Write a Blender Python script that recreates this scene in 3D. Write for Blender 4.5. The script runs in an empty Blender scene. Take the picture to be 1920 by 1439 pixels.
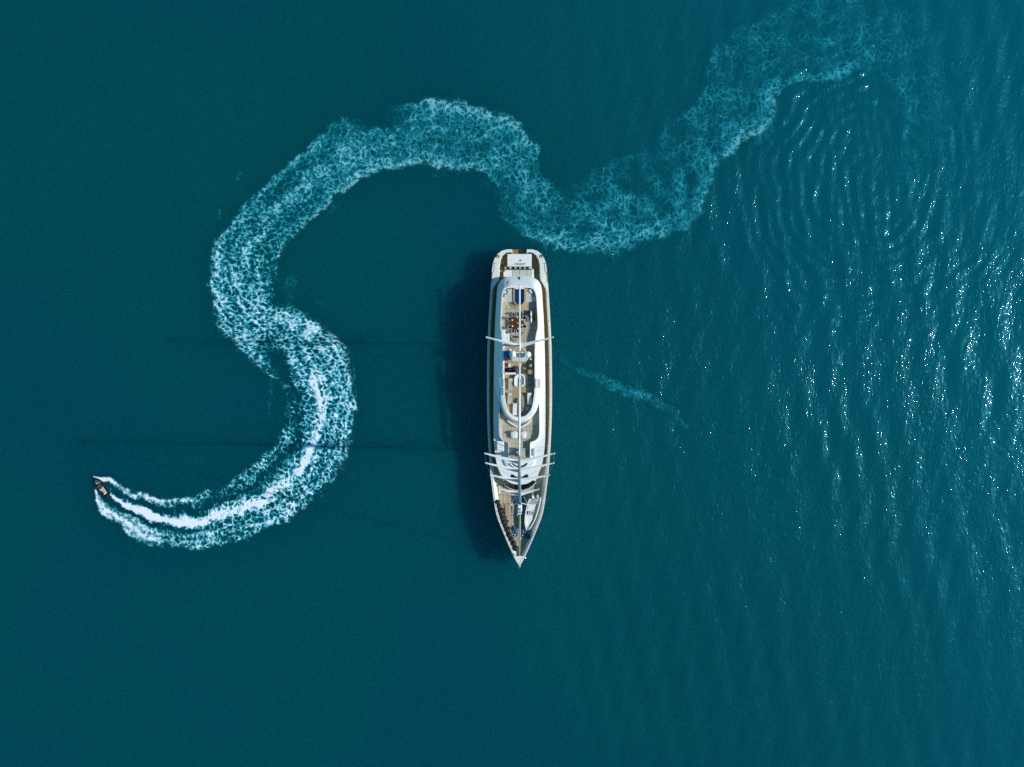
import bpy, bmesh, math, random
import numpy as np
from mathutils import Vector, Matrix, Euler

random.seed(7)
RNG = np.random.default_rng(11)
SC = bpy.context.scene
COL = SC.collection

# ------------------------------------------------------------------ camera, sky, sun, exposure
H = 158.0            # drone height over the water, metres
FPX = 1580.0         # focal length in source-photo pixels (1920 wide)
TILT_X, TILT_Y = -0.0440, 0.00696
cam_data = bpy.data.cameras.new("camera")
cam_data.sensor_width = 36.0
cam_data.lens = FPX / 1920.0 * 36.0
cam_data.clip_start = 1.0
cam_data.clip_end = 9000.0
cam = bpy.data.objects.new("camera", cam_data)
COL.objects.link(cam)
cam.location = (0, 0, H)
cam.rotation_euler = (TILT_X, TILT_Y, 0)
SC.camera = cam
CAM_R = Euler((TILT_X, TILT_Y, 0)).to_matrix()

SUN_EL, SUN_ROT = math.radians(35.0), math.radians(91.0)
world = bpy.data.worlds.new("World")
SC.world = world
world.use_nodes = True
nt = world.node_tree
nt.nodes.clear()
sky = nt.nodes.new("ShaderNodeTexSky")
sky.sky_type = 'NISHITA'
sky.sun_disc = False
sky.sun_elevation = SUN_EL
sky.sun_rotation = SUN_ROT
sky.air_density = 1.0
sky.dust_density = 0.3
sky.ozone_density = 2.0
bg = nt.nodes.new("ShaderNodeBackground")
bg.inputs[1].default_value = 0.10
wo = nt.nodes.new("ShaderNodeOutputWorld")
grade = nt.nodes.new("ShaderNodeMix")          # the photograph's cool cast: a slightly cyan sky
grade.data_type = 'RGBA'
grade.blend_type = 'MULTIPLY'
grade.inputs["Factor"].default_value = 1.0
grade.inputs["B"].default_value = (0.50, 1.05, 1.10, 1)
nt.links.new(sky.outputs[0], grade.inputs["A"])
nt.links.new(grade.outputs["Result"], bg.inputs[0])
nt.links.new(bg.outputs[0], wo.inputs[0])

sun_data = bpy.data.lights.new("sun", 'SUN')
sun_data.energy = 4.2
sun_data.angle = math.radians(0.53)
sun_data.color = (1.0, 0.955, 0.865)
sun = bpy.data.objects.new("sun", sun_data)
COL.objects.link(sun)
sun.location = (200, 0, 150)
sdir = Vector((math.sin(SUN_ROT) * math.cos(SUN_EL), math.cos(SUN_ROT) * math.cos(SUN_EL), math.sin(SUN_EL)))
sun.rotation_euler = (-sdir).to_track_quat('-Z', 'Y').to_euler()

SC.view_settings.view_transform = 'Standard'
SC.view_settings.look = 'None'
SC.view_settings.exposure = 0.0
SC.view_settings.gamma = 1.0
SC.view_settings.use_curve_mapping = False
SC.render.engine = 'CYCLES'
SC.cycles.max_bounces = 6
SC.cycles.diffuse_bounces = 2
SC.cycles.glossy_bounces = 3
SC.cycles.transparent_max_bounces = 12
SC.cycles.use_denoising = False
SC.cycles.sample_clamp_indirect = 6.0
SC.cycles.filter_width = 1.55
SC.cycles.use_adaptive_sampling = False
SC.cycles.sampling_pattern = 'BLUE_NOISE'


def P(px, py, z=0.0):
    """point at height z seen at photo pixel (px, py)"""
    d = CAM_R @ Vector(((px - 960.0) / FPX, -(py - 719.5) / FPX, -1.0))
    k = (H - z) / -d.z
    return Vector((d.x * k, d.y * k, z))


# ------------------------------------------------------------------ numpy noise
def _h(ix, iy, seed):
    n = (ix.astype(np.int64) * 374761393 + iy.astype(np.int64) * 668265263 + seed * 974634777) & 0xFFFFFFFF
    n = ((n ^ (n >> 13)) * 1274126177) & 0xFFFFFFFF
    n = ((n ^ (n >> 16)) * 2246822519) & 0xFFFFFFFF
    return ((n ^ (n >> 15)) & 0xFFFFFF) / float(0x1000000)


def perlin(x, y, seed=0):
    ix, iy = np.floor(x), np.floor(y)
    fx, fy = x - ix, y - iy
    u = fx * fx * fx * (fx * (fx * 6 - 15) + 10)
    v = fy * fy * fy * (fy * (fy * 6 - 15) + 10)
    r = []
    for dx in (0, 1):
        for dy in (0, 1):
            a = _h(ix + dx, iy + dy, seed) * 2 * np.pi
            r.append(np.cos(a) * (fx - dx) + np.sin(a) * (fy - dy))
    a = r[0] * (1 - v) + r[1] * v
    b = r[2] * (1 - v) + r[3] * v
    return (a * (1 - u) + b * u) * 1.42


def fbm(x, y, seed=0, octs=4, gain=0.5):
    s, a, f, tot = 0, 1.0, 1.0, 0
    for o in range(octs):
        s = s + a * perlin(x * f + 17.3 * o, y * f - 9.1 * o, seed + o)
        tot += a
        a *= gain
        f *= 2.03
    return s / tot


def worley(x, y, seed=0):
    ix, iy = np.floor(x), np.floor(y)
    f1 = np.full_like(x, 9.0)
    f2 = np.full_like(x, 9.0)
    for dx in (-1, 0, 1):
        for dy in (-1, 0, 1):
            cx, cy = ix + dx, iy + dy
            d = np.hypot(cx + _h(cx, cy, seed) - x, cy + _h(cx, cy, seed + 5) - y)
            f2 = np.where(d < f1, f1, np.minimum(f2, d))
            f1 = np.minimum(f1, d)
    return f1, f2


def sstep(a, b, x):
    t = np.clip((x - a) / (b - a), 0, 1)
    return t * t * (3 - 2 * t)


# ------------------------------------------------------------------ materials
MATS = {}


def mat(name, col, rough=0.5, spec=0.5, metal=0.0, var=0.10, vscale=3.0, bump=0.0, bscale=20.0, stretch=(1, 1, 1)):
    """plain surface with a little procedural unevenness in tone and relief"""
    if name in MATS:
        return MATS[name]
    m = bpy.data.materials.new(name)
    m.use_nodes = True
    n = m.node_tree.nodes
    l = m.node_tree.links
    b = n["Principled BSDF"]
    b.inputs["Roughness"].default_value = rough
    b.inputs["Specular IOR Level"].default_value = spec
    b.inputs["Metallic"].default_value = metal
    geo = n.new("ShaderNodeNewGeometry")
    mp = n.new("ShaderNodeMapping")
    mp.inputs["Scale"].default_value = stretch
    l.new(geo.outputs["Position"], mp.inputs[0])
    no = n.new("ShaderNodeTexNoise")
    no.inputs["Scale"].default_value = vscale
    no.inputs["Detail"].default_value = 5
    l.new(mp.outputs[0], no.inputs["Vector"])
    r = n.new("ShaderNodeValToRGB")
    c0 = [max(0, c * (1 - var)) for c in col]
    c1 = [min(1, c * (1 + var)) for c in col]
    r.color_ramp.elements[0].position = 0.3
    r.color_ramp.elements[1].position = 0.7
    r.color_ramp.elements[0].color = (*c0, 1)
    r.color_ramp.elements[1].color = (*c1, 1)
    l.new(no.outputs[0], r.inputs[0])
    l.new(r.outputs[0], b.inputs["Base Color"])
    if bump:
        n2 = n.new("ShaderNodeTexNoise")
        n2.inputs["Scale"].default_value = bscale
        l.new(mp.outputs[0], n2.inputs["Vector"])
        bp = n.new("ShaderNodeBump")
        bp.inputs["Strength"].default_value = bump
        bp.inputs["Distance"].default_value = 0.05
        l.new(n2.outputs[0], bp.inputs["Height"])
        l.new(bp.outputs[0], b.inputs["Normal"])
    MATS[name] = m
    return m


def teak(name, col, var=0.22):
    if name in MATS:
        return MATS[name]
    m = mat(name, col, rough=0.75, spec=0.25, var=var, vscale=1.0, stretch=(7.0, 0.35, 1.0))
    n, l = m.node_tree.nodes, m.node_tree.links
    b = n["Principled BSDF"]
    geo = n.new("ShaderNodeNewGeometry")
    br = n.new("ShaderNodeTexBrick")          # caulked planks running fore and aft
    rot = n.new("ShaderNodeMapping")
    rot.inputs["Rotation"].default_value = (0, 0, math.pi / 2)
    br.inputs["Color1"].default_value = (1, 1, 1, 1)
    br.inputs["Color2"].default_value = (0.86, 0.86, 0.86, 1)
    br.inputs["Mortar"].default_value = (0.42, 0.40, 0.38, 1)
    br.inputs["Scale"].default_value = 1.0
    br.inputs["Mortar Size"].default_value = 0.012
    br.inputs["Brick Width"].default_value = 2.4
    br.inputs["Row Height"].default_value = 0.13
    l.new(geo.outputs["Position"], rot.inputs[0])
    l.new(rot.outputs[0], br.inputs["Vector"])
    mx = n.new("ShaderNodeMix")
    mx.data_type = 'RGBA'
    mx.blend_type = 'MULTIPLY'
    mx.inputs["Factor"].default_value = 1.0
    old = b.inputs["Base Color"].links[0].from_socket
    l.new(old, mx.inputs["A"])
    l.new(br.outputs["Color"], mx.inputs["B"])
    l.new(mx.outputs["Result"], b.inputs["Base Color"])
    return m


WHITE = mat("white_gelcoat", (0.80, 0.81, 0.79), 0.35, 0.5, var=0.035, vscale=0.7)
CREAM = mat("cream_cap_rail", (0.74, 0.74, 0.68), 0.45, var=0.08, vscale=1.5)
SPAR = mat("white_spar_paint", (0.76, 0.79, 0.78), 0.35, var=0.05, vscale=2.0)
TEAK_BROWN = teak("brown_teak", (0.27, 0.20, 0.075))
TEAK_GREY = teak("bleached_teak", (0.52, 0.475, 0.375))
TEAK_TAN = teak("tan_teak", (0.44, 0.34, 0.20))
TEAK_FORE = teak("foredeck_teak", (0.53, 0.455, 0.32))
TEAK_STEP = mat("varnished_teak", (0.50, 0.36, 0.20), 0.4, var=0.12, vscale=4)
MASTC = mat("grey_mast_paint", (0.30, 0.40, 0.42), 0.4, var=0.08, vscale=2.0)
CUSH = mat("pale_grey_cushion", (0.50, 0.53, 0.49), 0.9, 0.1, var=0.07, vscale=2, bump=0.3, bscale=9)
CUSHW = mat("white_cushion", (0.76, 0.77, 0.75), 0.9, 0.1, var=0.05, vscale=2, bump=0.3, bscale=9)
CUSHG = mat("green_grey_cushion", (0.42, 0.45, 0.38), 0.9, 0.1, var=0.08, vscale=2, bump=0.3, bscale=9)
GREYM = mat("mid_grey_fabric", (0.20, 0.20, 0.20), 0.9, 0.1, var=0.12, vscale=4)
DGREY = mat("dark_grey_fabric", (0.055, 0.06, 0.062), 0.8, 0.2, var=0.2, vscale=4)
BLACK = mat("black_rubber", (0.010, 0.013, 0.016), 0.55, 0.4, var=0.3, vscale=6)
GLASS = mat("dark_tinted_glass", (0.004, 0.008, 0.010), 0.08, 0.3, var=0.2, vscale=1)
BLUEG = mat("blue_tinted_glass", (0.10, 0.26, 0.36), 0.1, 0.6, var=0.2, vscale=1)
FRAME = mat("dark_frame", (0.03, 0.03, 0.03), 0.5, var=0.2)
STEEL = mat("brushed_steel", (0.55, 0.56, 0.57), 0.3, metal=0.9, var=0.1, vscale=5)
WIRE = mat("rigging_wire", (0.30, 0.32, 0.33), 0.4, metal=0.6, var=0.1, vscale=5)
BLUE = mat("blue_canvas", (0.012, 0.10, 0.32), 0.7, 0.2, var=0.2, vscale=3, bump=0.3, bscale=6)
LBLUE = mat("blue_paint", (0.02, 0.13, 0.27), 0.45, var=0.25, vscale=4)
POOLM = mat("pool_tile_blue", (0.003, 0.036, 0.115), 0.12, 0.6, var=0.35, vscale=2.2)
MAHOG = mat("varnished_mahogany", (0.10, 0.033, 0.006), 0.22, 0.6, var=0.30, vscale=2.0, stretch=(4, 1, 1))
BROWN = mat("brown_leather", (0.085, 0.055, 0.022), 0.6, var=0.2, vscale=5)
RED = mat("dark_red", (0.13, 0.022, 0.016), 0.6, var=0.2, vscale=4)
SAILC = mat("furled_sail_cream", (0.55, 0.50, 0.33), 0.8, 0.2, var=0.15, vscale=3)
SKIN = mat("skin", (0.42, 0.25, 0.17), 0.6, var=0.06, vscale=8)
SHIRT = mat("grey_green_shirt", (0.36, 0.42, 0.36), 0.9, 0.1, var=0.1, vscale=6)
SHORTS = mat("pale_shorts", (0.50, 0.47, 0.38), 0.9, 0.1, var=0.1, vscale=6)
HAIR = mat("dark_hair", (0.03, 0.025, 0.02), 0.7, var=0.2, vscale=20)
OLIVE = mat("olive_cushion", (0.10, 0.105, 0.035), 0.9, 0.1, var=0.2, vscale=4)
PLANT = mat("plant_leaf", (0.05, 0.09, 0.03), 0.7, var=0.3, vscale=9)
AMBER = mat("amber_bowl", (0.50, 0.26, 0.05), 0.35, var=0.15, vscale=8)
INK = mat("dark_print", (0.03, 0.04, 0.045), 0.8, 0.1, var=0.1)


# ------------------------------------------------------------------ mesh building
class MB:
    def __init__(s):
        s.v, s.f = [], []

    def add(s, vs, fs):
        o = len(s.v)
        s.v += [tuple(v) for v in vs]
        s.f += [tuple(i + o for i in f) for f in fs]
        return s

    def prism(s, pts, z0, z1, slope=None):
        """pts: list of xy (world). z0/z1 bottom and top"""
        n = len(pts)
        a = sum(pts[i][0] * pts[(i + 1) % n][1] - pts[(i + 1) % n][0] * pts[i][1] for i in range(n))
        if a < 0:
            pts = pts[::-1]
        vs = [(p[0], p[1], z0) for p in pts] + [(p[0], p[1], z1) for p in pts]
        fs = [tuple(range(n - 1, -1, -1)), tuple(range(n, 2 * n))]
        fs += [(i, (i + 1) % n, n + (i + 1) % n, n + i) for i in range(n)]
        return s.add(vs, fs)

    def pprism(s, pxs, z0, z1):
        """prism whose outline is given in photo pixels seen at its top height z1"""
        return s.prism([P(x, y, z1).to_2d() for x, y in pxs], z0, z1)

    def pbox(s, x0, y0, x1, y1, z0, z1, bev=0.0):
        a, b = P(x0, y0, z1), P(x1, y1, z1)
        return s.box((a.x, min(a.y, b.y), z0), (b.x, max(a.y, b.y), z1), bev)

    def box(s, lo, hi, bev=0.0):
        x0, y0, z0 = lo
        x1, y1, z1 = hi
        if bev <= 0:
            return s.prism([(x0, y0), (x1, y0), (x1, y1), (x0, y1)], z0, z1)
        b = min(bev, (x1 - x0) * .45, (y1 - y0) * .45, (z1 - z0) * .9)
        def ring(i, z):
            c = b * 0.5
            xa, ya, xb, yb = x0 + i, y0 + i, x1 - i, y1 - i
            return [(xa + c, ya, z), (xb - c, ya, z), (xb, ya + c, z), (xb, yb - c, z), (xb - c, yb, z), (xa + c, yb, z), (xa, yb - c, z), (xa, ya + c, z)]
        rings = [ring(0, z0), ring(0, z1 - b), ring(b * .3, z1 - b * .3), ring(b, z1)]
        return s.loft(rings, cap0=True, cap1=True)

    def loft(s, rings, cap0=False, cap1=False, closed=True):
        n = len(rings[0])
        assert all(len(r) == n for r in rings), [len(r) for r in rings]
        vs = [p for r in rings for p in r]
        fs = []
        m = n if closed else n - 1
        for k in range(len(rings) - 1):
            for i in range(m):
                j = (i + 1) % n
                fs.append((k * n + i, k * n + j, (k + 1) * n + j, (k + 1) * n + i))
        if cap0:
            fs.append(tuple(range(n - 1, -1, -1)))
        if cap1:
            o = (len(rings) - 1) * n
            fs.append(tuple(range(o, o + n)))
        return s.add(vs, fs)

    def tube(s, pts, rad, n=8, closed=False, flat=1.0):
        pts = [Vector(p) for p in pts]
        k = len(pts)
        rads = rad if isinstance(rad, (list, tuple)) else [rad] * k
        rings = []
        for i in range(k):
            if closed:
                t = pts[(i + 1) % k] - pts[i - 1]
            else:
                t = pts[min(i + 1, k - 1)] - pts[max(i - 1, 0)]
            t.normalize()
            up = Vector((0, 0, 1)) if abs(t.z) < 0.9 else Vector((0, 1, 0))
            a = t.cross(up).normalized()
            b = a.cross(t).normalized()
            rings.append([pts[i] + (a * math.cos(q) + b * math.sin(q) * flat) * rads[i] for q in [2 * math.pi * j / n for j in range(n)]])
        if closed:
            rings.append(rings[0])
            return s.loft(rings)
        return s.loft(rings, True, True)

    def disc(s, c, r, z0, z1, n=24, ry=None):
        ry = ry or r
        return s.prism([(c[0] + r * math.cos(2 * math.pi * i / n), c[1] + ry * math.sin(2 * math.pi * i / n)) for i in range(n)], z0, z1)

    def sphere(s, c, r, n=16, m=10, sz=1.0, zmin=-1.0):
        rings = []
        for k in range(m + 1):
            zz = zmin + (1 - zmin) * k / m
            zz = max(-0.999, min(0.9995, zz))
            rr = math.sqrt(1 - zz * zz) * r
            rings.append([(c[0] + rr * math.cos(2 * math.pi * i / n), c[1] + rr * math.sin(2 * math.pi * i / n), c[2] + zz * r * sz) for i in range(n)])
        return s.loft(rings, True, True)

    def pieces(s):
        """one MB per connected piece"""
        up = list(range(len(s.v)))
        def find(i):
            while up[i] != i:
                up[i] = up[up[i]]
                i = up[i]
            return i
        for f in s.f:
            for i in f[1:]:
                up[find(i)] = find(f[0])
        out = {}
        for f in s.f:
            out.setdefault(find(f[0]), []).append(f)
        res = []
        for fs in out.values():
            ids = sorted({i for f in fs for i in f})
            mp = {a: k for k, a in enumerate(ids)}
            m = MB()
            m.v, m.f = [s.v[i] for i in ids], [tuple(mp[i] for i in f) for f in fs]
            res.append(m)
        return res

    def each(s, name, material, parent=None, smooth=False, local=False):
        """every connected piece as an object of its own"""
        return [m.build(name, material, parent, smooth, local) for m in s.pieces()]

    def build(s, name, material, parent=None, smooth=False, local=False):
        return mesh_obj(name, s.v, s.f, material, parent, smooth, local)


WORG = {}


def mesh_obj(name, v, f, material, parent=None, smooth=False, local=False):
    me = bpy.data.meshes.new(name)
    v = np.array(v, dtype=float)
    po = Vector(WORG.get(parent.name, (0, 0, 0))) if parent else Vector((0, 0, 0))
    if local:
        org = Vector((0, 0, 0))
        loc = Vector((0, 0, 0))
        wor = po
    else:
        lo, hi = v.min(0), v.max(0)
        org = Vector(((lo[0] + hi[0]) / 2, (lo[1] + hi[1]) / 2, lo[2]))
        loc = org - po
        wor = org
    vv = v - np.array(org)
    me.from_pydata(vv.tolist(), [], f)
    bm = bmesh.new()
    bm.from_mesh(me)
    bmesh.ops.recalc_face_normals(bm, faces=bm.faces)
    bm.to_mesh(me)
    bm.free()
    if smooth:
        me.polygons.foreach_set("use_smooth", [True] * len(me.polygons))
        me.set_sharp_from_angle(angle=math.radians(40))
    me.materials.append(material)
    o = bpy.data.objects.new(name, me)
    COL.objects.link(o)
    o.location = loc
    if parent:
        o.parent = parent
    WORG[o.name] = tuple(wor)
    return o


def tag(o, label=None, cat=None, group=None, kind=None):
    if label:
        o["label"] = label
    if cat:
        o["category"] = cat
    if group:
        o["group"] = group
    if kind:
        o["kind"] = kind
    return o


def empty(name, loc, label=None, cat=None, group=None, rz=0.0):
    o = bpy.data.objects.new(name, None)
    o.empty_display_size = 0.3
    COL.objects.link(o)
    o.location = loc
    o.rotation_euler = (0, 0, rz)
    WORG[o.name] = tuple(loc)
    return tag(o, label, cat, group)


def copy_tree(root, loc, rz=0.0, label=None, scale=None):
    r = root.copy()
    COL.objects.link(r)
    r.location = loc
    r.rotation_euler = (0, 0, rz)
    if scale:
        r.scale = scale
    if label:
        r["label"] = label
    for ch in root.children:
        c = ch.copy()
        COL.objects.link(c)
        c.parent = r
        for g in ch.children:
            d = g.copy()
            COL.objects.link(d)
            d.parent = c
    return r


def resample(pts, n):
    """Catmull-Rom through pts, n points evenly spaced by length"""
    p = np.array(pts, float)
    q = np.vstack([2 * p[0] - p[1], p, 2 * p[-1] - p[-2]])
    out = []
    for i in range(1, len(q) - 2):
        t = np.linspace(0, 1, 24, endpoint=False)[:, None]
        a, b, c, d = q[i - 1], q[i], q[i + 1], q[i + 2]
        out.append(0.5 * ((2 * b) + (-a + c) * t + (2 * a - 5 * b + 4 * c - d) * t ** 2 + (-a + 3 * b - 3 * c + d) * t ** 3))
    out.append(p[-1][None])
    o = np.vstack(out)
    d = np.r_[0, np.cumsum(np.hypot(*(np.diff(o[:, :2], axis=0).T)))]
    s = np.linspace(0, d[-1], n)
    return np.stack([np.interp(s, d, o[:, k]) for k in range(o.shape[1])], 1)
# ------------------------------------------------------------------ water
def wave(x, y):
    """surface height of the sea (metres); swell and rings travel in from the right"""
    m = sstep(-4.0, 34.0, x)
    wx = x + 2.5 * perlin(x / 22, y / 22, 3)
    sw = np.sin(2 * np.pi * (wx * 0.97 + y * 0.17) / 6.1 + 1.6 * perlin(x / 17, y / 30, 4)) * 0.115
    sw = sw + np.sin(2 * np.pi * (wx * 0.93 - y * 0.25) / 3.7 + 1.9 * perlin(x / 11, y / 21, 6)) * 0.058
    c = P(1630, 340, 0)
    r = np.hypot(x - c.x, (y - c.y) * 0.9)
    r = r + 1.7 * perlin(x / 12, y / 12, 16) + 0.55 * perlin(x / 4.5, y / 4.5, 17)
    ring = np.sin(2 * np.pi * r / 2.45 + 1.5 * perlin(x / 8, y / 8, 8)) * 0.112 * np.exp(-((r - 15) / 12.5) ** 2)
    ring *= 0.25 + 0.85 * sstep(-0.4, 0.35, perlin(x / 6, y / 6, 9) + 0.015 * (c.x - x))
    c2 = P(1585, 345, 0)
    r2 = np.hypot((x - c2.x) * 0.9, (y - c2.y) * 0.75)
    ring = ring + np.sin(2 * np.pi * (x * 0.95 + y * 0.12 + 0.9 * perlin(x / 6, y / 9, 14)) / 2.1) * 0.118 * np.exp(-(r2 / 11.5) ** 2) * sstep(-0.5, 0.3, perlin(x / 3.5, y / 6, 15))
    chop = fbm(x / 2.2, y / 4.0, 21, 3) * 0.085
    edge = 1 - sstep(95, 125, np.maximum(np.abs(x), np.abs(y + 7) * 1.25))
    return ((sw * (0.16 + 0.84 * m)) * (0.65 + 0.6 * perlin(x / 25, y / 25, 12)) + ring + chop * (0.12 + 0.88 * m)) * edge


def axis(lo, hi, step, far):
    mid = np.arange(lo, hi + step / 2, step)
    g = step * 1.35 ** np.arange(1, 30)
    g = np.cumsum(g)
    g = g[g < far]
    return np.r_[(mid[0] - g)[::-1], mid, mid[-1] + g]


def grid_mesh(name, X, Y, Z, material):
    ny, nx = X.shape
    me = bpy.data.meshes.new(name)
    co = np.stack([X, Y, Z], -1).reshape(-1, 3)
    idx = np.arange(nx * ny).reshape(ny, nx)
    q = np.stack([idx[:-1, :-1], idx[:-1, 1:], idx[1:, 1:], idx[1:, :-1]], -1).reshape(-1, 4)
    me.vertices.add(len(co))
    me.vertices.foreach_set("co", co.ravel())
    me.loops.add(q.size)
    me.loops.foreach_set("vertex_index", q.ravel())
    me.polygons.add(len(q))
    me.polygons.foreach_set("loop_start", np.arange(0, q.size, 4))
    me.polygons.foreach_set("loop_total", np.full(len(q), 4))
    me.polygons.foreach_set("use_smooth", np.ones(len(q), bool))
    me.update(calc_edges=True)
    me.materials.append(material)
    o = bpy.data.objects.new(name, me)
    COL.objects.link(o)
    return o


SSS_R = 16.0
SURF_G, SURF_B = 0.0670, 0.0880
BUMP_A, BUMP_B, GL_ROUGH = 0.60, 1.45, 0.04


def painted_sheen(n, l, col, geo):
    """sky and sun sheen painted into the water colour towards the upper right, with an uneven border"""
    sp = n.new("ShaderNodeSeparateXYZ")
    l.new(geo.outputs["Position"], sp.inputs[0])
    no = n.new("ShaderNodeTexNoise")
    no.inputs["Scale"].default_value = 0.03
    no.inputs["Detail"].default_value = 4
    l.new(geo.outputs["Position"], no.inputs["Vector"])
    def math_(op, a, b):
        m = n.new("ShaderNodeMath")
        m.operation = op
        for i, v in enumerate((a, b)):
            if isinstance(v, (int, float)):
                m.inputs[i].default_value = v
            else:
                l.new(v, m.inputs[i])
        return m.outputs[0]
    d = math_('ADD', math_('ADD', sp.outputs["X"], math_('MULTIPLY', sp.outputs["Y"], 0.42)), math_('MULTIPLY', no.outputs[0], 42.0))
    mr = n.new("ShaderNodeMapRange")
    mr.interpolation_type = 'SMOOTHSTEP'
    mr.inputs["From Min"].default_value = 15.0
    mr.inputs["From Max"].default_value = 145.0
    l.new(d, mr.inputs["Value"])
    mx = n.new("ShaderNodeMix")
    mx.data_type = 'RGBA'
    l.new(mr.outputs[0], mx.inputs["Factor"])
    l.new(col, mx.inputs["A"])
    mx.inputs["B"].default_value = (0.0006, SURF_G * 1.5, SURF_B * 1.62, 1)  # brighter, bluer base colour stands in for reflected sky and sun
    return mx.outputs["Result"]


def water_material():
    m = bpy.data.materials.new("sea_surface")
    m.use_nodes = True
    n, l = m.node_tree.nodes, m.node_tree.links
    n.clear()
    out = n.new("ShaderNodeOutputMaterial")
    geo = n.new("ShaderNodeNewGeometry")
    # slow patches of greener and bluer water
    no = n.new("ShaderNodeTexNoise")
    no.inputs["Scale"].default_value = 0.018
    no.inputs["Detail"].default_value = 3
    l.new(geo.outputs["Position"], no.inputs["Vector"])
    rp = n.new("ShaderNodeValToRGB")
    rp.color_ramp.elements[0].position = 0.32
    rp.color_ramp.elements[0].color = (0.0006, SURF_G * 0.94, SURF_B * 1.04, 1)
    rp.color_ramp.elements[1].position = 0.68
    rp.color_ramp.elements[1].color = (0.0006, SURF_G * 1.06, SURF_B * 0.97, 1)
    l.new(no.outputs[0], rp.inputs[0])
    dif = n.new("ShaderNodeBsdfDiffuse")
    l.new(painted_sheen(n, l, rp.outputs[0], geo), dif.inputs[0])
    tr = n.new("ShaderNodeBsdfTransparent")
    sss = n.new("ShaderNodeSubsurfaceScattering")      # light spreads sideways in the cloudy water
    sss.falloff = 'BURLEY'
    sss.inputs["Scale"].default_value = 1.0
    sss.inputs["Radius"].default_value = (0.5, SSS_R, SSS_R)
    l.new(dif.inputs[0].links[0].from_socket, sss.inputs[0])
    body = n.new("ShaderNodeMixShader")
    body.inputs[0].default_value = 0.89
    l.new(dif.outputs[0], body.inputs[1])
    l.new(sss.outputs[0], body.inputs[2])
    mx = n.new("ShaderNodeMixShader")
    mx.inputs[0].default_value = 0.94
    l.new(tr.outputs[0], mx.inputs[1])
    l.new(body.outputs[0], mx.inputs[2])
    # wavelets: long-crested ripples and fine chop
    mp = n.new("ShaderNodeMapping")
    mp.inputs["Scale"].default_value = (1.0, 0.5, 1.0)
    l.new(geo.outputs["Position"], mp.inputs[0])
    def noise(scale, det, vec):
        t = n.new("ShaderNodeTexNoise")
        t.inputs["Scale"].default_value = scale
        t.inputs["Detail"].default_value = det
        t.inputs["Roughness"].default_value = 0.55
        l.new(vec, t.inputs["Vector"])
        return t.outputs[0]
    a = noise(0.85, 2, mp.outputs[0])
    b = noise(2.2, 2, mp.outputs[0])
    b1 = n.new("ShaderNodeBump")
    b1.inputs["Distance"].default_value = 0.30
    b1.inputs["Strength"].default_value = BUMP_A
    l.new(a, b1.inputs["Height"])
    b2 = n.new("ShaderNodeBump")
    b2.inputs["Distance"].default_value = 0.10
    gust = noise(0.055, 2, geo.outputs["Position"])      # breezy and sheltered patches
    gm = n.new("ShaderNodeMapRange")
    gm.inputs["From Min"].default_value = 0.36
    gm.inputs["From Max"].default_value = 0.62
    gm.inputs["To Min"].default_value = BUMP_B * 0.45
    gm.inputs["To Max"].default_value = BUMP_B
    l.new(gust, gm.inputs["Value"])
    l.new(gm.outputs[0], b2.inputs["Strength"])
    l.new(b, b2.inputs["Height"])
    l.new(b1.outputs[0], b2.inputs["Normal"])
    l.new(b2.outputs[0], dif.inputs["Normal"])
    g1 = n.new("ShaderNodeBsdfGlossy")
    g1.inputs["Roughness"].default_value = GL_ROUGH
    l.new(b2.outputs[0], g1.inputs["Normal"])
    g2 = n.new("ShaderNodeBsdfGlossy")       # broad sheen of the finest ripples
    g2.inputs["Roughness"].default_value = 0.33
    g2.inputs["Color"].default_value = (0.10, 0.72, 1.0, 1)
    l.new(b2.outputs[0], g2.inputs["Normal"])
    gx = n.new("ShaderNodeMixShader")
    gx.inputs[0].default_value = 0.50
    l.new(g1.outputs[0], gx.inputs[1])
    l.new(g2.outputs[0], gx.inputs[2])
    fr = n.new("ShaderNodeFresnel")
    fr.inputs["IOR"].default_value = 1.33
    fm = n.new("ShaderNodeMixShader")
    l.new(fr.outputs[0], fm.inputs[0])
    l.new(mx.outputs[0], fm.inputs[1])
    l.new(gx.outputs[0], fm.inputs[2])
    l.new(fm.outputs[0], out.inputs[0])
    return m





def depth_material(name, fac):
    m = bpy.data.materials.new(name)
    m.use_nodes = True
    n, l = m.node_tree.nodes, m.node_tree.links
    n.clear()
    out = n.new("ShaderNodeOutputMaterial")
    geo = n.new("ShaderNodeNewGeometry")
    no = n.new("ShaderNodeTexNoise")
    no.inputs["Scale"].default_value = 0.022
    no.inputs["Detail"].default_value = 4
    l.new(geo.outputs["Position"], no.inputs["Vector"])
    rp = n.new("ShaderNodeValToRGB")
    rp.color_ramp.elements[0].position = 0.3
    rp.color_ramp.elements[0].color = (0.0004, SURF_G * 0.90, SURF_B * 1.0, 1)
    rp.color_ramp.elements[1].position = 0.7
    rp.color_ramp.elements[1].color = (0.0004, SURF_G * 1.06, SURF_B * 1.0, 1)
    l.new(no.outputs[0], rp.inputs[0])
    col = painted_sheen(n, l, rp.outputs[0], geo)
    dif = n.new("ShaderNodeBsdfDiffuse")
    l.new(col, dif.inputs[0])
    if fac >= 1:
        l.new(dif.outputs[0], out.inputs[0])
        return m
    tr = n.new("ShaderNodeBsdfTransparent")
    mx = n.new("ShaderNodeMixShader")
    mx.inputs[0].default_value = fac
    l.new(tr.outputs[0], mx.inputs[1])
    l.new(dif.outputs[0], mx.inputs[2])
    l.new(mx.outputs[0], out.inputs[0])
    return m


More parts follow.
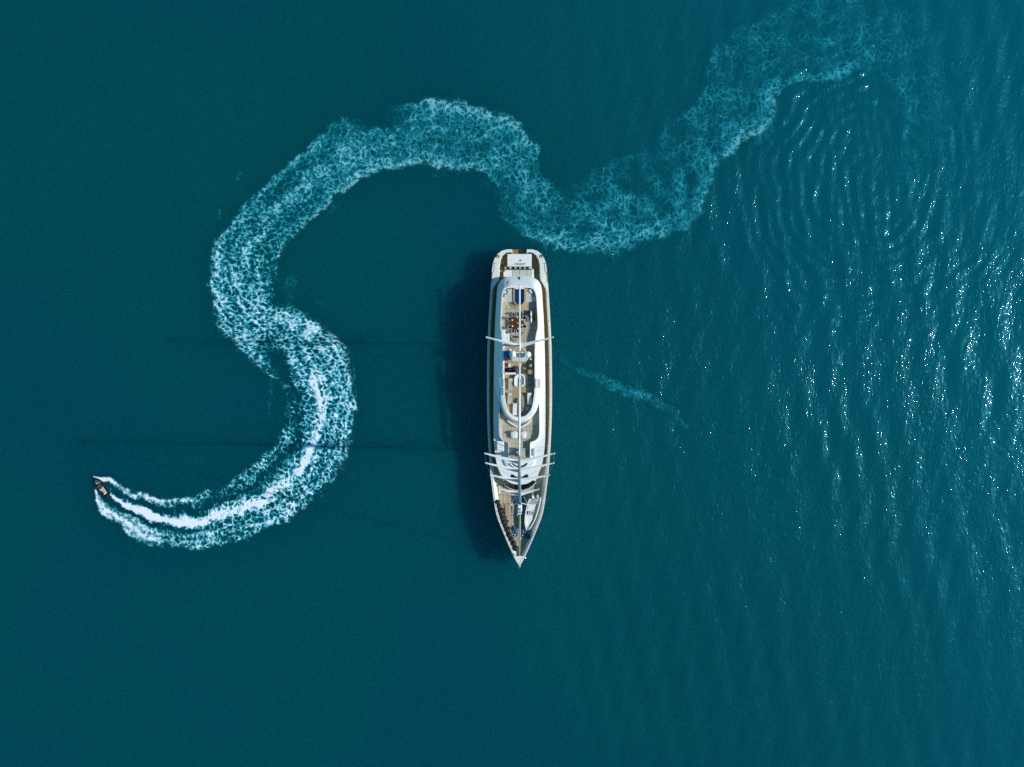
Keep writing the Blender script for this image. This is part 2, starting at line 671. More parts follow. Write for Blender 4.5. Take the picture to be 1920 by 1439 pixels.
ax, ay = axis(-118, 118, 0.42, 2600), axis(-100, 86, 0.42, 2600)
GX, GY = np.meshgrid(ax, ay)
water = grid_mesh("water", GX, GY, wave(GX, GY), water_material())
tag(water, "calm teal sea, rippled and glinting towards the right", kind="structure")
for dz, fac in ((-6.0, 1.0),):
    dx = np.array([-2600., 2600.])
    DX, DY = np.meshgrid(dx, dx)
    d = grid_mesh("deep_water", DX, DY, np.full_like(DX, dz), depth_material("sea_depth", fac))
    tag(d, "deep teal water below the surface", kind="structure")

# ------------------------------------------------------------------ wake foam
# pairs of edge points (outer side, inner side) from the speedboat back along its track, in metres on the water
WAKE = [((180, 905), (176, 894)), ((179, 938), (208, 899)), ((192, 967), (226, 910)), ((228, 992), (262, 924)), ((268, 1018), (300, 933)),
        ((322, 1027), (335, 936)), ((377, 1029), (368, 935)), ((431, 1017), (398, 921)), ((480, 999), (425, 909)), ((530, 976), (455, 893)),
        ((577, 945), (485, 868)), ((618, 908), (512, 838)), ((645, 855), (528, 805)), ((661, 800), (540, 767)), ((665, 768), (546, 738)),
        ((660, 728), (530, 716)), ((652, 688), (502, 703)), ((640, 648), (470, 676)), ((604, 614), (437, 646)), ((566, 588), (412, 614)),
        ((540, 566), (403, 575)), ((524, 540), (398, 544)), ((516, 516), (402, 500)), ((522, 486), (408, 454)), ((546, 451), (425, 430)),
        ((574, 420), (442, 406)), ((599, 397), (463, 378)), ((634, 368), (510, 334)), ((660, 345), (559, 294)), ((694, 324), (603, 248)),
        ((735, 313), (650, 220)), ((765, 308), (695, 215)), ((794, 308), (748, 198)), ((831, 312), (800, 187)), ((870, 318), (850, 189)),
        ((907, 324), (898, 205)), ((930, 342), (945, 222)), ((940, 364), (985, 246)), ((938, 400), (1008, 278)), ((962, 430), (1020, 318)),
        ((1012, 450), (1049, 347)), ((1050, 468), (1077, 344)), ((1095, 474), (1107, 322)), ((1160, 473), (1140, 303)), ((1222, 447), (1178, 286)),
        ((1296, 424), (1226, 266)), ((1322, 380), (1250, 238)), ((1346, 312), (1278, 212)), ((1398, 264), (1305, 195)), ((1446, 232), (1316, 165)),
        ((1452, 180), (1328, 110)), ((1500, 152), (1353, 73)), ((1558, 146), (1397, 44)), ((1615, 128), (1460, 12)), ((1660, 150), (1560, -25)),
        ((1690, 205), (1690, -10)), ((1690, 280), (1800, 90)), ((1680, 360), (1830, 210)), ((1660, 440), (1790, 330))]
# foam cover across the track (outer edge .. inner edge) at some of those stations
TS = [0.0, 0.08, 0.2, 0.32, 0.40, 0.46, 0.54, 0.62, 0.70, 0.78, 0.88, 0.96, 1.0]
COVER = {
    0: [0.50, 0.80, 0.90, 0.60, 0.30, 0.20, 0.20, 0.20, 0.40, 0.80, 1.10, 1.10, 0.80],
    1: [0.45, 0.75, 0.80, 0.62, 0.30, 0.10, 0.30, 0.50, 0.30, 0.60, 1.10, 1.10, 0.80],
    2: [0.45, 0.75, 0.80, 0.62, 0.30, 0.08, 0.45, 1.25, 0.45, 0.10, 0.85, 0.95, 0.60],
    3: [0.45, 0.75, 0.80, 0.62, 0.30, 0.08, 0.95, 1.30, 0.45, 0.08, 0.75, 0.90, 0.60],
    4: [0.48, 0.74, 0.76, 0.60, 0.20, 0.30, 1.20, 1.25, 0.45, 0.08, 0.62, 0.80, 0.60],
    5: [0.50, 0.72, 0.70, 0.56, 0.25, 0.60, 1.25, 1.15, 0.40, 0.08, 0.52, 0.70, 0.50],
    6: [0.50, 0.66, 0.64, 0.52, 0.50, 0.98, 1.25, 0.95, 0.35, 0.08, 0.45, 0.62, 0.45],
    8: [0.52, 0.62, 0.55, 0.55, 0.74, 1.15, 1.10, 0.68, 0.45, 0.12, 0.40, 0.52, 0.40],
    10: [0.52, 0.64, 0.58, 0.58, 0.74, 1.15, 1.10, 0.66, 0.45, 0.12, 0.38, 0.50, 0.35],
    12: [0.58, 0.70, 0.60, 0.56, 0.68, 1.14, 0.82, 0.58, 0.42, 0.12, 0.38, 0.50, 0.30],
    13: [0.60, 0.72, 0.58, 0.56, 0.64, 1.06, 1.14, 0.64, 0.60, 0.36, 0.08, 0.40, 0.30],
    15: [0.58, 0.72, 0.60, 0.58, 0.62, 0.80, 1.16, 0.70, 0.64, 0.46, 0.00, 0.10, 0.32],
    16: [0.58, 0.70, 0.62, 0.74, 1.00, 0.70, 0.62, 0.56, 0.26, 0.00, 0.04, 0.50, 0.45],
    17: [0.60, 0.76, 0.64, 0.78, 0.85, 0.58, 0.50, 0.30, 0.02, 0.04, 0.48, 0.72, 0.50],
    18: [0.78, 0.98, 0.86, 0.60, 0.42, 0.36, 0.40, 0.50, 0.62, 0.68, 0.74, 0.76, 0.50],
    19: [0.42, 0.58, 0.98, 0.86, 0.58, 0.72, 0.86, 0.68, 0.60, 0.66, 0.70, 0.74, 0.50],
    20: [0.08, 0.12, 0.22, 0.52, 0.58, 0.60, 0.74, 0.82, 0.64, 0.60, 0.66, 0.72, 0.50],
    21: [0.06, 0.08, 0.46, 0.62, 0.46, 0.56, 0.74, 0.60, 0.58, 0.62, 0.66, 0.72, 0.55],
    23: [0.66, 0.50, 0.40, 0.38, 0.48, 0.66, 0.74, 0.58, 0.56, 0.56, 0.62, 0.74, 0.50],
    25: [0.72, 0.56, 0.36, 0.42, 0.50, 0.60, 0.66, 0.56, 0.44, 0.42, 0.52, 0.66, 0.45],
    27: [0.74, 0.60, 0.44, 0.46, 0.50, 0.60, 0.66, 0.50, 0.30, 0.24, 0.42, 0.58, 0.40],
    29: [0.74, 0.67, 0.52, 0.54, 0.56, 0.58, 0.60, 0.56, 0.47, 0.38, 0.49, 0.56, 0.45],
    31: [0.72, 0.65, 0.52, 0.52, 0.53, 0.54, 0.54, 0.53, 0.52, 0.22, 0.04, 0.02, 0.00],
    33: [0.72, 0.63, 0.47, 0.48, 0.49, 0.50, 0.50, 0.50, 0.50, 0.50, 0.57, 0.76, 0.60],
    35: [0.67, 0.58, 0.45, 0.47, 0.49, 0.50, 0.50, 0.49, 0.48, 0.48, 0.57, 0.76, 0.60],
    37: [0.34, 0.29, 0.38, 0.45, 0.47, 0.48, 0.48, 0.49, 0.48, 0.49, 0.59, 0.78, 0.60],
    39: [0.45, 0.49, 0.43, 0.45, 0.46, 0.47, 0.47, 0.47, 0.45, 0.43, 0.40, 0.38, 0.22],
    41: [0.52, 0.60, 0.47, 0.46, 0.46, 0.46, 0.46, 0.45, 0.43, 0.40, 0.34, 0.27, 0.13],
    43: [0.52, 0.60, 0.48, 0.47, 0.46, 0.45, 0.40, 0.36, 0.31, 0.29, 0.27, 0.25, 0.11],
    45: [0.56, 0.60, 0.43, 0.40, 0.38, 0.36, 0.34, 0.34, 0.31, 0.30, 0.31, 0.31, 0.16],
    46: [0.60, 0.60, 0.38, 0.35, 0.34, 0.34, 0.34, 0.32, 0.31, 0.30, 0.31, 0.29, 0.13],
    48: [0.68, 0.65, 0.49, 0.45, 0.43, 0.41, 0.41, 0.41, 0.41, 0.41, 0.41, 0.41, 0.20],
    50: [0.61, 0.59, 0.37, 0.35, 0.37, 0.37, 0.37, 0.35, 0.35, 0.37, 0.41, 0.41, 0.21],
    52: [0.59, 0.53, 0.35, 0.33, 0.33, 0.33, 0.33, 0.33, 0.32, 0.33, 0.35, 0.35, 0.18],
    54: [0.30, 0.34, 0.35, 0.37, 0.37, 0.37, 0.37, 0.37, 0.35, 0.34, 0.32, 0.28, 0.15],
    56: [0.25, 0.32, 0.35, 0.32, 0.30, 0.29, 0.29, 0.27, 0.27, 0.25, 0.20, 0.16, 0.11],
    58: [0.12, 0.20, 0.21, 0.20, 0.16, 0.16, 0.16, 0.15, 0.12, 0.12, 0.11, 0.07, 0.02],
}


def foam_material():
    m = bpy.data.materials.new("sea_foam")
    m.use_nodes = True
    n, l = m.node_tree.nodes, m.node_tree.links
    n.clear()
    out = n.new("ShaderNodeOutputMaterial")
    at = n.new("ShaderNodeAttribute")
    at.attribute_name = "foam_cover"
    th = n.new("ShaderNodeAttribute")
    th.attribute_name = "foam_body"
    rp = n.new("ShaderNodeValToRGB")      # thin bubbles let the green water tint them, thick froth is white
    e = rp.color_ramp.elements
    e[0].position = 0.0
    e[0].color = (0.008, 0.22, 0.29, 1)
    e[1].position = 1.0
    e[1].color = (0.84, 0.88, 0.96, 1)
    k = e.new(0.35)
    k.color = (0.025, 0.39, 0.49, 1)
    k = e.new(0.62)
    k.color = (0.22, 0.60, 0.72, 1)
    l.new(th.outputs["Fac"], rp.inputs[0])
    d = n.new("ShaderNodeBsdfDiffuse")
    l.new(rp.outputs[0], d.inputs[0])
    t = n.new("ShaderNodeBsdfTransparent")
    mx = n.new("ShaderNodeMixShader")
    l.new(at.outputs["Fac"], mx.inputs[0])
    l.new(t.outputs[0], mx.inputs[1])
    l.new(d.outputs[0], mx.inputs[2])
    l.new(mx.outputs[0], out.inputs[0])
    return m


FOAM = foam_material()


def foam_pattern(X, Y, U, V, D, fresh):
    """foam cover 0..1 at world X,Y (U along, V across the track) for wanted cover D; fresh 1 = churned, 0 = old lace"""
    w3x, w3y = 0.9 * fbm(X / 3.2, Y / 3.2, 29, 2), 0.9 * fbm(X / 3.2 + 30, Y / 3.2, 30, 2)
    wx = X + w3x + 0.55 * fbm(X / 1.0, Y / 1.0, 31, 3, 0.6)
    wy = Y + w3y + 0.55 * fbm(X / 1.0 + 40, Y / 1.0, 35, 3, 0.6)
    big = fbm(X / 7.0, Y / 7.0, 71, 3)
    med = fbm(X / 2.6, Y / 2.6, 57, 3)
    Dm = np.clip(D + 0.16 * (1 - 0.5 * np.clip(fresh, 0, 1)) * big + 0.14 * med, 0, 1.4) * sstep(0.0, 0.08, D)

    Dm = Dm + np.clip(fresh, 0, 1) * 0.30 * perlin(U / 8.0, V / 0.95 + 0.8 * perlin(U / 9.0, V / 3.0, 93), 92) * sstep(0.25, 0.5, D)

    def line(v, w):
        return 1 - sstep(w * 0.25, w, v)

    def mod(sx, seed):
        return sstep(-0.55, 0.35, perlin(X / sx, Y / sx, seed) + (Dm - 0.42) * 1.9)

    f1, f2 = worley(wx / 1.25, wy / 1.25, 41)
    L1 = line(f2 - f1, 0.09 + 0.22 * Dm)
    f1, f2 = worley(wx / 1.75 + 2, wy / 1.75, 42)
    L0 = line(f2 - f1, 0.07 + 0.17 * Dm)
    f1, f2 = worley(wx / 0.66 + 7, wy / 0.66, 43)
    L2 = line(f2 - f1, 0.10 + 0.26 * Dm)
    L3 = line(np.abs(perlin(wx / 1.05, wy / 1.05, 55)), 0.06 + 0.16 * Dm)
    L4 = line(np.abs(perlin(wx / 0.52 + 9, wy / 0.52, 56)), 0.06 + 0.18 * Dm)
    us, vs = U + 0.55 * perlin(X / 1.1, Y / 1.1, 51), V + 0.9 * perlin(X / 1.3, Y / 1.3, 52)
    S1 = np.abs(perlin(us / 0.62, vs / 1.5, 53))                               # streaks dragged across the track
    S2 = np.abs(perlin(us / 0.34, vs / 0.8, 54))
    fine = perlin(X / 0.22, Y / 0.22, 58)
    old = np.maximum.reduce([L0 * mod(3.4, 80), 0.95 * L1 * mod(2.8, 81), 0.55 * L2 * mod(2.0, 82), 0.80 * L3 * mod(2.6, 83), 0.40 * L4 * mod(1.6, 84)])
    old = np.clip(old * (1 + 0.35 * fine), 0, 1)
    oa = old * (0.42 + 0.58 * sstep(0.10, 0.62, Dm))
    ob = old * (0.30 + 0.75 * sstep(0.15, 0.80, Dm))
    # churned water: soft cells and streaks, thresholded by the wanted cover
    f1, f2 = worley(wx / 1.05 + 11, wy / 1.05, 44)
    C1 = 1 - sstep(0.0, 0.55, f2 - f1)
    f1, f2 = worley(wx / 0.60 + 5, wy / 0.60, 45)
    C2 = 1 - sstep(0.0, 0.60, f2 - f1)
    v = 0.44 * C1 + 0.22 * C2 + 0.34 * (1 - sstep(0, 0.42, S1)) + 0.20 * (1 - sstep(0, 0.45, S2)) + 0.12 * fine + 0.10 * med
    sp = np.clip(fresh - 1, 0, 1)                                              # fine spray close to the boat
    fresh = np.clip(fresh, 0, 1)
    v = v * (1 - 0.75 * sp) + 0.75 * sp * (0.52 + 0.34 * fbm(X / 0.75, Y / 0.75, 91, 3) + 0.10 * fine)
    th = 1.06 - 0.80 * Dm
    na = sstep(th - 0.26, th + 0.26, v)
    nb = np.clip(0.22 + 0.26 * sp + (v - th) * 1.55, 0, 1)
    solid = sstep(0.86, 1.15, Dm + 0.12 * fine + 0.15 * (C1 - 0.5))
    na = np.maximum(na * sstep(0.04, 0.36, Dm), solid)
    nb = np.maximum(nb, solid * (0.95 + 0.12 * fine))
    a = oa * (1 - fresh) + na * fresh
    body = ob * (1 - fresh) + nb * fresh
    return a, body


def foam_sheet(name, A, B, cover, fresh, step, label, ext=0.16, lift=0.035, dim=None, zthick=0.16):
    """A,B: (n,2) world edge points along the track; cover: function(si, t) -> D"""
    c = 0.5 * (A + B)
    d = np.r_[0, np.cumsum(np.hypot(*np.diff(c, axis=0).T))]
    ns = int(d[-1] / step)
    w = np.median(np.hypot(*(A - B).T)) * (1 + 2 * ext)
    nv = max(6, int(w / step))
    s = np.linspace(0, d[-1], ns)
    si = np.interp(s, d, np.arange(len(d)))
    Ai = np.stack([np.interp(s, d, A[:, k]) for k in (0, 1)], 1)
    Bi = np.stack([np.interp(s, d, B[:, k]) for k in (0, 1)], 1)
    t = np.linspace(-ext, 1 + ext, nv)
    X = Ai[:, None, 0] * (1 - t) + Bi[:, None, 0] * t
    Y = Ai[:, None, 1] * (1 - t) + Bi[:, None, 1] * t
    wid = np.hypot(Ai[:, 0] - Bi[:, 0], Ai[:, 1] - Bi[:, 1])[:, None]
    U = np.broadcast_to(s[:, None], X.shape)
    V = t[None, :] * wid
    # ragged edges
    tt = t[None, :] + (1.55 * fbm(X / 5.0, Y / 5.0, 61, 3) + 1.05 * fbm(X / 1.5, Y / 1.5, 63, 4, 0.6)) * np.interp(s, [0, 25, 60], [0.55, 0.9, 1.0])[:, None] / np.maximum(wid, 3)
    D = cover(np.broadcast_to(si[:, None], X.shape), tt)
    edge = sstep(-0.035, 0.035, tt) * (1 - sstep(0.965, 1.035, tt))
    F = fresh(np.broadcast_to(si[:, None], X.shape))
    a, body = foam_pattern(X, Y, U, V, D, F)
    a = a * edge
    if dim is not None:
        g = dim(np.broadcast_to(si[:, None], X.shape))
        body = body * g
        a = a * (0.42 + 0.58 * np.clip(g, 0, 1))
    aer = 0.12 * sstep(0.20, 0.7, D) * sstep(-0.10, 0.12, tt) * (1 - sstep(0.88, 1.10, tt))   # bubbles just under the surface
    a = np.clip(np.maximum(a, aer), 0, 1)
    hgt = np.clip(body, 0, 1) * edge * zthick * np.clip(F * 1.2, 0.15, 1.0)
    Z = wave(X, Y) + lift + hgt
    keep = a > 0.012
    ny, nx = X.shape
    idx = np.arange(ny * nx).reshape(ny, nx)
    q = np.stack([idx[:-1, :-1], idx[:-1, 1:], idx[1:, 1:], idx[1:, :-1]], -1).reshape(-1, 4)
    kq = (keep[:-1, :-1] | keep[:-1, 1:] | keep[1:, 1:] | keep[1:, :-1]).ravel()
    q = q[kq]
    used, inv = np.unique(q.ravel(), return_inverse=True)
    q = inv.reshape(-1, 4)
    co = np.stack([X, Y, Z], -1).reshape(-1, 3)[used]
    av, bv = a.ravel()[used], np.clip(body, 0, 1).ravel()[used]
    # make the sheet face up
    p0, p1, p3 = co[q[0][0]], co[q[0][1]], co[q[0][3]]
    if np.cross(p1 - p0, p3 - p0)[2] < 0:
        q = q[:, ::-1]
    me = bpy.data.meshes.new(name)
    me.vertices.add(len(co))
    me.vertices.foreach_set("co", co.ravel())
    me.loops.add(q.size)
    me.loops.foreach_set("vertex_index", q.ravel().astype(np.int32))
    me.polygons.add(len(q))
    me.polygons.foreach_set("loop_start", np.arange(0, q.size, 4))
    me.polygons.foreach_set("loop_total", np.full(len(q), 4))
    me.polygons.foreach_set("use_smooth", np.ones(len(q), bool))
    me.update(calc_edges=True)
    me.attributes.new("foam_cover", 'FLOAT', 'POINT').data.foreach_set("value", av.astype(np.float32))
    me.attributes.new("foam_body", 'FLOAT', 'POINT').data.foreach_set("value", bv.astype(np.float32))
    me.materials.append(FOAM)
    o = bpy.data.objects.new(name, me)
    COL.objects.link(o)
    return tag(o, label, kind="stuff")


NSM = len(WAKE)
ea = np.array([list(P(*a)[:2]) + [i] for i, (a, b) in enumerate(WAKE)])
eb = np.array([list(P(*b)[:2]) + [i] for i, (a, b) in enumerate(WAKE)])


def spline_by_index(p, per=8):
    q = np.vstack([2 * p[0] - p[1], p, 2 * p[-1] - p[-2]])
    out = []
    for i in range(1, len(q) - 2):
        t = np.linspace(0, 1, per, endpoint=False)[:, None]
        a, b, c, d = q[i - 1], q[i], q[i + 1], q[i + 2]
        out.append(0.5 * ((2 * b) + (-a + c) * t + (2 * a - 5 * b + 4 * c - d) * t ** 2 + (-a + 3 * b - 3 * c + d) * t ** 3))
    out.append(p[-1][None])
    return np.vstack(out)


EA, EB = spline_by_index(ea), spline_by_index(eb)
ckeys = sorted(COVER)
CTAB = np.array([COVER[k] for k in ckeys])


def wake_cover(si, t):
    st = np.clip(si / 8.0, 0, NSM - 1)            # back to station numbers
    j = np.clip(np.searchsorted(ckeys, st, side='right') - 1, 0, len(ckeys) - 2)
    k0 = np.array(ckeys)[j]
    k1 = np.array(ckeys)[j + 1]
    f = np.clip((st - k0) / (k1 - k0), 0, 1)
    ti = np.clip(np.interp(t, TS, np.arange(len(TS))), 0, len(TS) - 1.001)
    a = np.floor(ti).astype(int)
    g = ti - a
    r0 = CTAB[j, a] * (1 - g) + CTAB[j, a + 1] * g
    r1 = CTAB[j + 1, a] * (1 - g) + CTAB[j + 1, a + 1] * g
    return r0 * (1 - f) + r1 * f


wk = foam_sheet("wake_foam", EA[:, :2], EB[:, :2], wake_cover,
                lambda si: np.interp(si / 8.0, [0, 4, 9, 18, 24, 29, 34, 60], [2, 1.9, 1, 1, .80, .45, .15, .05]), 0.115,
                "long winding white wake behind the speedboat, fading to pale lace",
                dim=lambda si: np.interp(si / 8.0, [0, 12, 18, 22, 26, 31, 36, 42, 48, 54, 58], [1.2, 1.0, .96, .92, .82, .74, .70, .70, .60, .55, .48]))


def streak(pts, width, cov, fresh, dim, label, name="drifting_foam"):
    p = np.array([list(P(x, y)[:2]) for x, y in pts])
    p = resample(p, 40)
    d = np.gradient(p, axis=0)
    nrm = np.stack([-d[:, 1], d[:, 0]], 1) / np.hypot(d[:, 0], d[:, 1])[:, None]
    w = width * (0.35 + 0.65 * np.sin(np.linspace(0.15, math.pi - 0.15, 40)))[:, None]
    A, B = p - nrm * w / 2, p + nrm * w / 2
    prof = lambda si, t: cov * (0.55 + 0.45 * np.sin(np.clip(t, 0, 1) * math.pi)) * (0.5 + 0.5 * np.sin(np.clip(si / 39, 0, 1) * math.pi))
    return foam_sheet(name, A, B, prof, lambda si: np.full(si.shape, fresh), 0.13, label, dim=lambda si: np.full(si.shape, dim), zthick=0.04)


streak([(1050, 672), (1085, 695), (1130, 712), (1185, 738), (1225, 750), (1262, 775), (1292, 803)], 2.1, .46, .3, .80, "thin diagonal trail of foam right of the yacht")
streak([(1505, 618), (1512, 642), (1524, 668)], 2.6, .26, .2, .45, "small pale foam patch in open water right of the yacht")
streak([(1682, 520), (1690, 548), (1696, 580)], 2.4, .28, .2, .5, "slim foam patch near the glittering water on the right")
streak([(1688, 455), (1716, 430), (1706, 400), (1720, 372)], 3.4, .22, .15, .42, "curved faint foam ribbon within the rings of ripples")
streak([(455, 320), (448, 332), (445, 342)], 0.9, .42, .4, .6, "tiny foam fleck left of the upper wake")
streak([(415, 388), (411, 402), (410, 416)], 0.55, .40, .4, .7, "short thin foam streak left of the wake bend")
streak([(655, 655), (663, 690), (667, 745), (664, 790)], 0.45, .36, .4, .6, "fine foam line along the right edge of the wake")
streak([(500, 690), (508, 715), (507, 750), (503, 790)], 0.8, .30, .3, .5, "broken foam line inside the lower bend of the wake")
streak([(555, 512), (546, 535), (541, 566), (552, 585)], 2.6, .30, .2, .50, "faint foam fringe on the inner side of the wake")
streak([(800, 330), (822, 327), (850, 322)], 1.2, .34, .2, .5, "faint foam scrap under the top arch of the wake")
streak([(895, 350), (920, 352), (945, 356)], 3.0, .22, .1, .4, "very faint foam haze below the top arch of the wake")
streak([(640, 372), (625, 392), (612, 406)], 1.3, .32, .2, .45, "faint foam scraps along the inner wake edge")
streak([(590, 565), (606, 572), (612, 580)], 0.9, .30, .3, .5, "pale fleck of foam inside the big wake bend")
streak([(1530, 148), (1560, 143), (1590, 138), (1612, 126)], 1.8, .52, .35, .75, "bright foam crest at the top right end of the wake")
streak([(1440, 150), (1442, 180), (1447, 205)], 1.7, .50, .35, .7, "bright foam crest where the wake turns north")
streak([(1455, 222), (1443, 245), (1428, 262), (1405, 290)], 1.7, .42, .3, .65, "foam crest curving along the rim of the ripples")
# ------------------------------------------------------------------ the yacht
CX = 974.0


def zdeck(py):
    return 2.7 + 1.5 * float(sstep(820, 1050, py))


def zcap(py):
    return 3.75 + 1.55 * float(sstep(760, 1055, py))


def outline(half, zf, n=64):
    """closed symmetric outline from half-widths (px) by row (px); zf height (number or function of row)"""
    r = resample(half, n)
    z = zf if callable(zf) else (lambda y: zf)
    right = [P(CX + w, y, z(y)) for w, y in r]
    left = [P(CX - w, y, z(y)) for w, y in r[::-1]]
    a = 0 if r[0][0] > 0.6 else 1
    b = 1 if r[-1][0] <= 0.6 else 0
    return [tuple(p) for p in right] + [tuple(p) for p in left[b:len(left) - a]]


def flat_fill(mb, half, zf, n=64, lift=0.0):
    r = resample(half, n)
    z = zf if callable(zf) else (lambda y: zf)
    R = [tuple(P(CX + w, y, z(y)) + Vector((0, 0, lift))) for w, y in r]
    L = [tuple(P(CX - w, y, z(y)) + Vector((0, 0, lift))) for w, y in r]
    k = len(r)
    fs = [(i, i + 1, k + i + 1, k + i) for i in range(k - 1)]
    return mb.add(R + L, fs)


yacht = empty("sailing_yacht", P(CX, 760, 0), "large white two-masted sailing yacht lying still, bow pointing down the picture", "yacht")


def part(mb, name, material, parent=None, smooth=False, label=None):
    o = mb.build(name, material, parent or yacht, smooth)
    if label:
        o["label"] = label
    return o


# hull ---------------------------------------------------------------------------------
HULL = [(14, 468), (24, 468.2), (33, 470.5), (42, 478), (49.3, 493), (52.6, 522), (55.4, 560), (58.3, 611), (60.2, 655), (60.9, 705), (60.9, 760),
        (60.2, 790), (59.3, 815), (58, 841), (56.2, 866), (54.0, 893), (51.3, 914), (49.0, 932), (46.2, 951), (41.8, 970), (33.2, 992),
        (22.3, 1018), (11.8, 1041), (4.0, 1056.5), (0.5, 1062)]
INNER = [(14, 473.5), (22, 473.5), (29, 476), (35, 484), (38.5, 497), (39.4, 521), (43, 531), (49.2, 538), (51.3, 549), (52.2, 566), (54.8, 611), (56.6, 655),
         (57.3, 705), (57.3, 760), (56.8, 790), (56.0, 815), (54.8, 841), (53.0, 866), (50.8, 893), (48.0, 914), (45.6, 932), (42.8, 951), (38.4, 970),
         (30.0, 992), (19.4, 1018), (9.3, 1040), (3.0, 1052), (0.5, 1056)]


def scaled(half, dw, dy=0):
    return [(max(0.5, w - dw), y - (dy if y > 1000 else 0)) for w, y in half]


mb = MB()
HB = [(max(0.5, w * 0.42), y if y < 1000 else 1000 + (y - 1000) * 0.35) for w, y in HULL]
HW = [(max(0.5, w - (3 if y < 800 else 3 + (y - 800) * 0.035)), y if y < 980 else 980 + (y - 980) * 0.80) for w, y in HULL]
rings = [outline(HB, -3.4), outline(HW, 0.0), outline([(w - 1 if w > 2 else w, y) for w, y in HULL], lambda y: 0.55 * zcap(y)), outline(HULL, zcap)]
n_ = len(rings[0])
for k in range(3):                         # shell, open at the stern gateway
    a, b = rings[k], rings[k + 1]
    vs = list(a) + list(b)
    mb.add(vs, [(i, i + 1, n_ + i + 1, n_ + i) for i in range(n_ - 1)])
p0, p1 = P(CX - 14, 468.2, 2.66), P(CX + 14, 468.2, 2.66)
mb.box((p0.x - .02, p0.y - 0.35, -3.0), (p1.x + .02, p0.y - 0.05, 2.66))
part(mb, "hull", WHITE, smooth=True)

mb = MB()                                  # rail round the top of the bulwark
ro, ri = outline(HULL, zcap), outline(INNER, zcap)
up = lambda r, d: [(x, y, z + d) for x, y, z in r]
mb.loft([up(ro, 0.002), up(ro, 0.06), up(ri, 0.06), up(ri, 0.002)], closed=False)
part(mb, "cap_rail", CREAM)
mb = MB()
INB = [(w - (2.2 if y < 800 else 2.2 + min(4.0, (y - 800) * 0.03)) if w > 12 else max(0.5, w - 3), y if y < 1030 else y - 4) for w, y in INNER]
INB[0] = (14, 475.5)
mb.loft([up(ri, -0.01), outline(INB, lambda y: zdeck(y) + 0.0)], closed=False)
for s in (-1, 1):                          # cheeks of the stern gateway
    a, b = P(CX + s * 14, 468, 3.75), P(CX + s * 14, 476, 3.75)
    mb.box((a.x - 0.05, b.y, 2.7), (a.x + 0.05, a.y, 3.78))
part(mb, "bulwark_lining", WHITE, smooth=True)

mb = MB()
flat_fill(mb, [(14, 468.5), (14.2, 474)] + [(w + 0.6, y) for w, y in INB[1:-1]] + [(0.5, 1053)], zdeck, 120)
deck = part(mb, "main_deck", TEAK_BROWN)
mb = MB()
FD = [(47, 868), (48, 893), (45.5, 914), (42.6, 932), (39.5, 951), (34.6, 970), (26.3, 992), (15.5, 1018), (6.5, 1039), (0.5, 1049)]
flat_fill(mb, FD, zdeck, 60, 0.006)
part(mb, "fore_deck", TEAK_FORE)
mb = MB()
for k in range(-5, 6):                     # dark seams between foredeck panels
    if k == 0:
        continue
    x = CX + k * 7.6
    ys = [y for y in range(890, 1046, 6) if abs(x - CX) < np.interp(y, [p[1] for p in FD], [p[0] for p in FD]) - 1]
    if len(ys) > 1:
        mb.tube([P(x, y, zdeck(y) + 0.012) for y in ys], 0.018, 4)
for y in (912, 930, 945, 967, 986, 1003):
    w = np.interp(y, [p[1] for p in FD], [p[0] for p in FD]) - 2
    mb.tube([P(CX - w, y, zdeck(y) + 0.012), P(CX + w, y, zdeck(y) + 0.012)], 0.016, 4)
part(mb, "deck_seam", FRAME)["kind"] = "stuff"

# small fittings on the rail
for s in (-1, 1):
    mb = MB()
    pts = []
    for y in np.arange(545, 1040, 11.5):
        w = np.interp(y, [p[1] for p in HULL], [p[0] for p in HULL]) - 2.3
        p = P(CX + s * w, y, zcap(y) + 0.06)
        mb.tube([p, p + Vector((0, 0, 0.55))], 0.03, 5)
        pts.append(p + Vector((0, 0, 0.54)))
    mb.tube(pts, 0.012, 4)
    mb.tube([p - Vector((0, 0, 0.27)) for p in pts], 0.010, 4)
    part(mb, "guard_rail", FRAME)["kind"] = "stuff"
    for (w, y) in ((40.5, 481), ):
        mb = MB()
        p = P(CX + s * w, y, 3.82)
        mb.tube([p + Vector((0.22 * math.cos(a), 0.22 * math.sin(a), 0.05)) for a in np.linspace(0, 2 * math.pi, 13)[:-1]], 0.06, 6, closed=True)
        part(mb, "mooring_ring", FRAME)
    mb = MB()                              # door outline let into the wide after rail
    for q in ([(43, 494), (52.2, 494)], [(47.5, 494), (47.5, 508), (50, 511.5), (54, 511)], [(51, 511), (52.5, 530)]):
        mb.tube([P(CX + s * x, y, 3.83) for x, y in q], 0.035, 4)
    mb.each("rail_gate_seam", FRAME, yacht)
    mb = MB()
    p = P(CX + s * 10.8, 1046.5, 5.0)
    mb.sphere(p, 0.16, 8, 6)
    mb.tube([p, P(CX + s * 8.5, 1045, 5.2)], 0.08, 6)
    part(mb, "fairlead", STEEL)
mb = MB()
mb.tube([P(CX - 0.2, 1057, 5.25), P(CX - 0.4, 1066, 5.1)], [0.16, 0.09], 8)
mb.box((P(CX, 1062, 5.2).x - 0.22, P(CX, 1064, 5.2).y, 4.7), (P(CX, 1062, 5.2).x + 0.22, P(CX, 1061, 5.2).y, 5.15), 0.05)
part(mb, "bow_roller", STEEL)
mb = MB()
flat_fill(mb, [(10, 1043), (5, 1051), (1.2, 1058)], lambda y: zcap(y) + 0.01, 8)
part(mb, "bow_plate", CREAM)

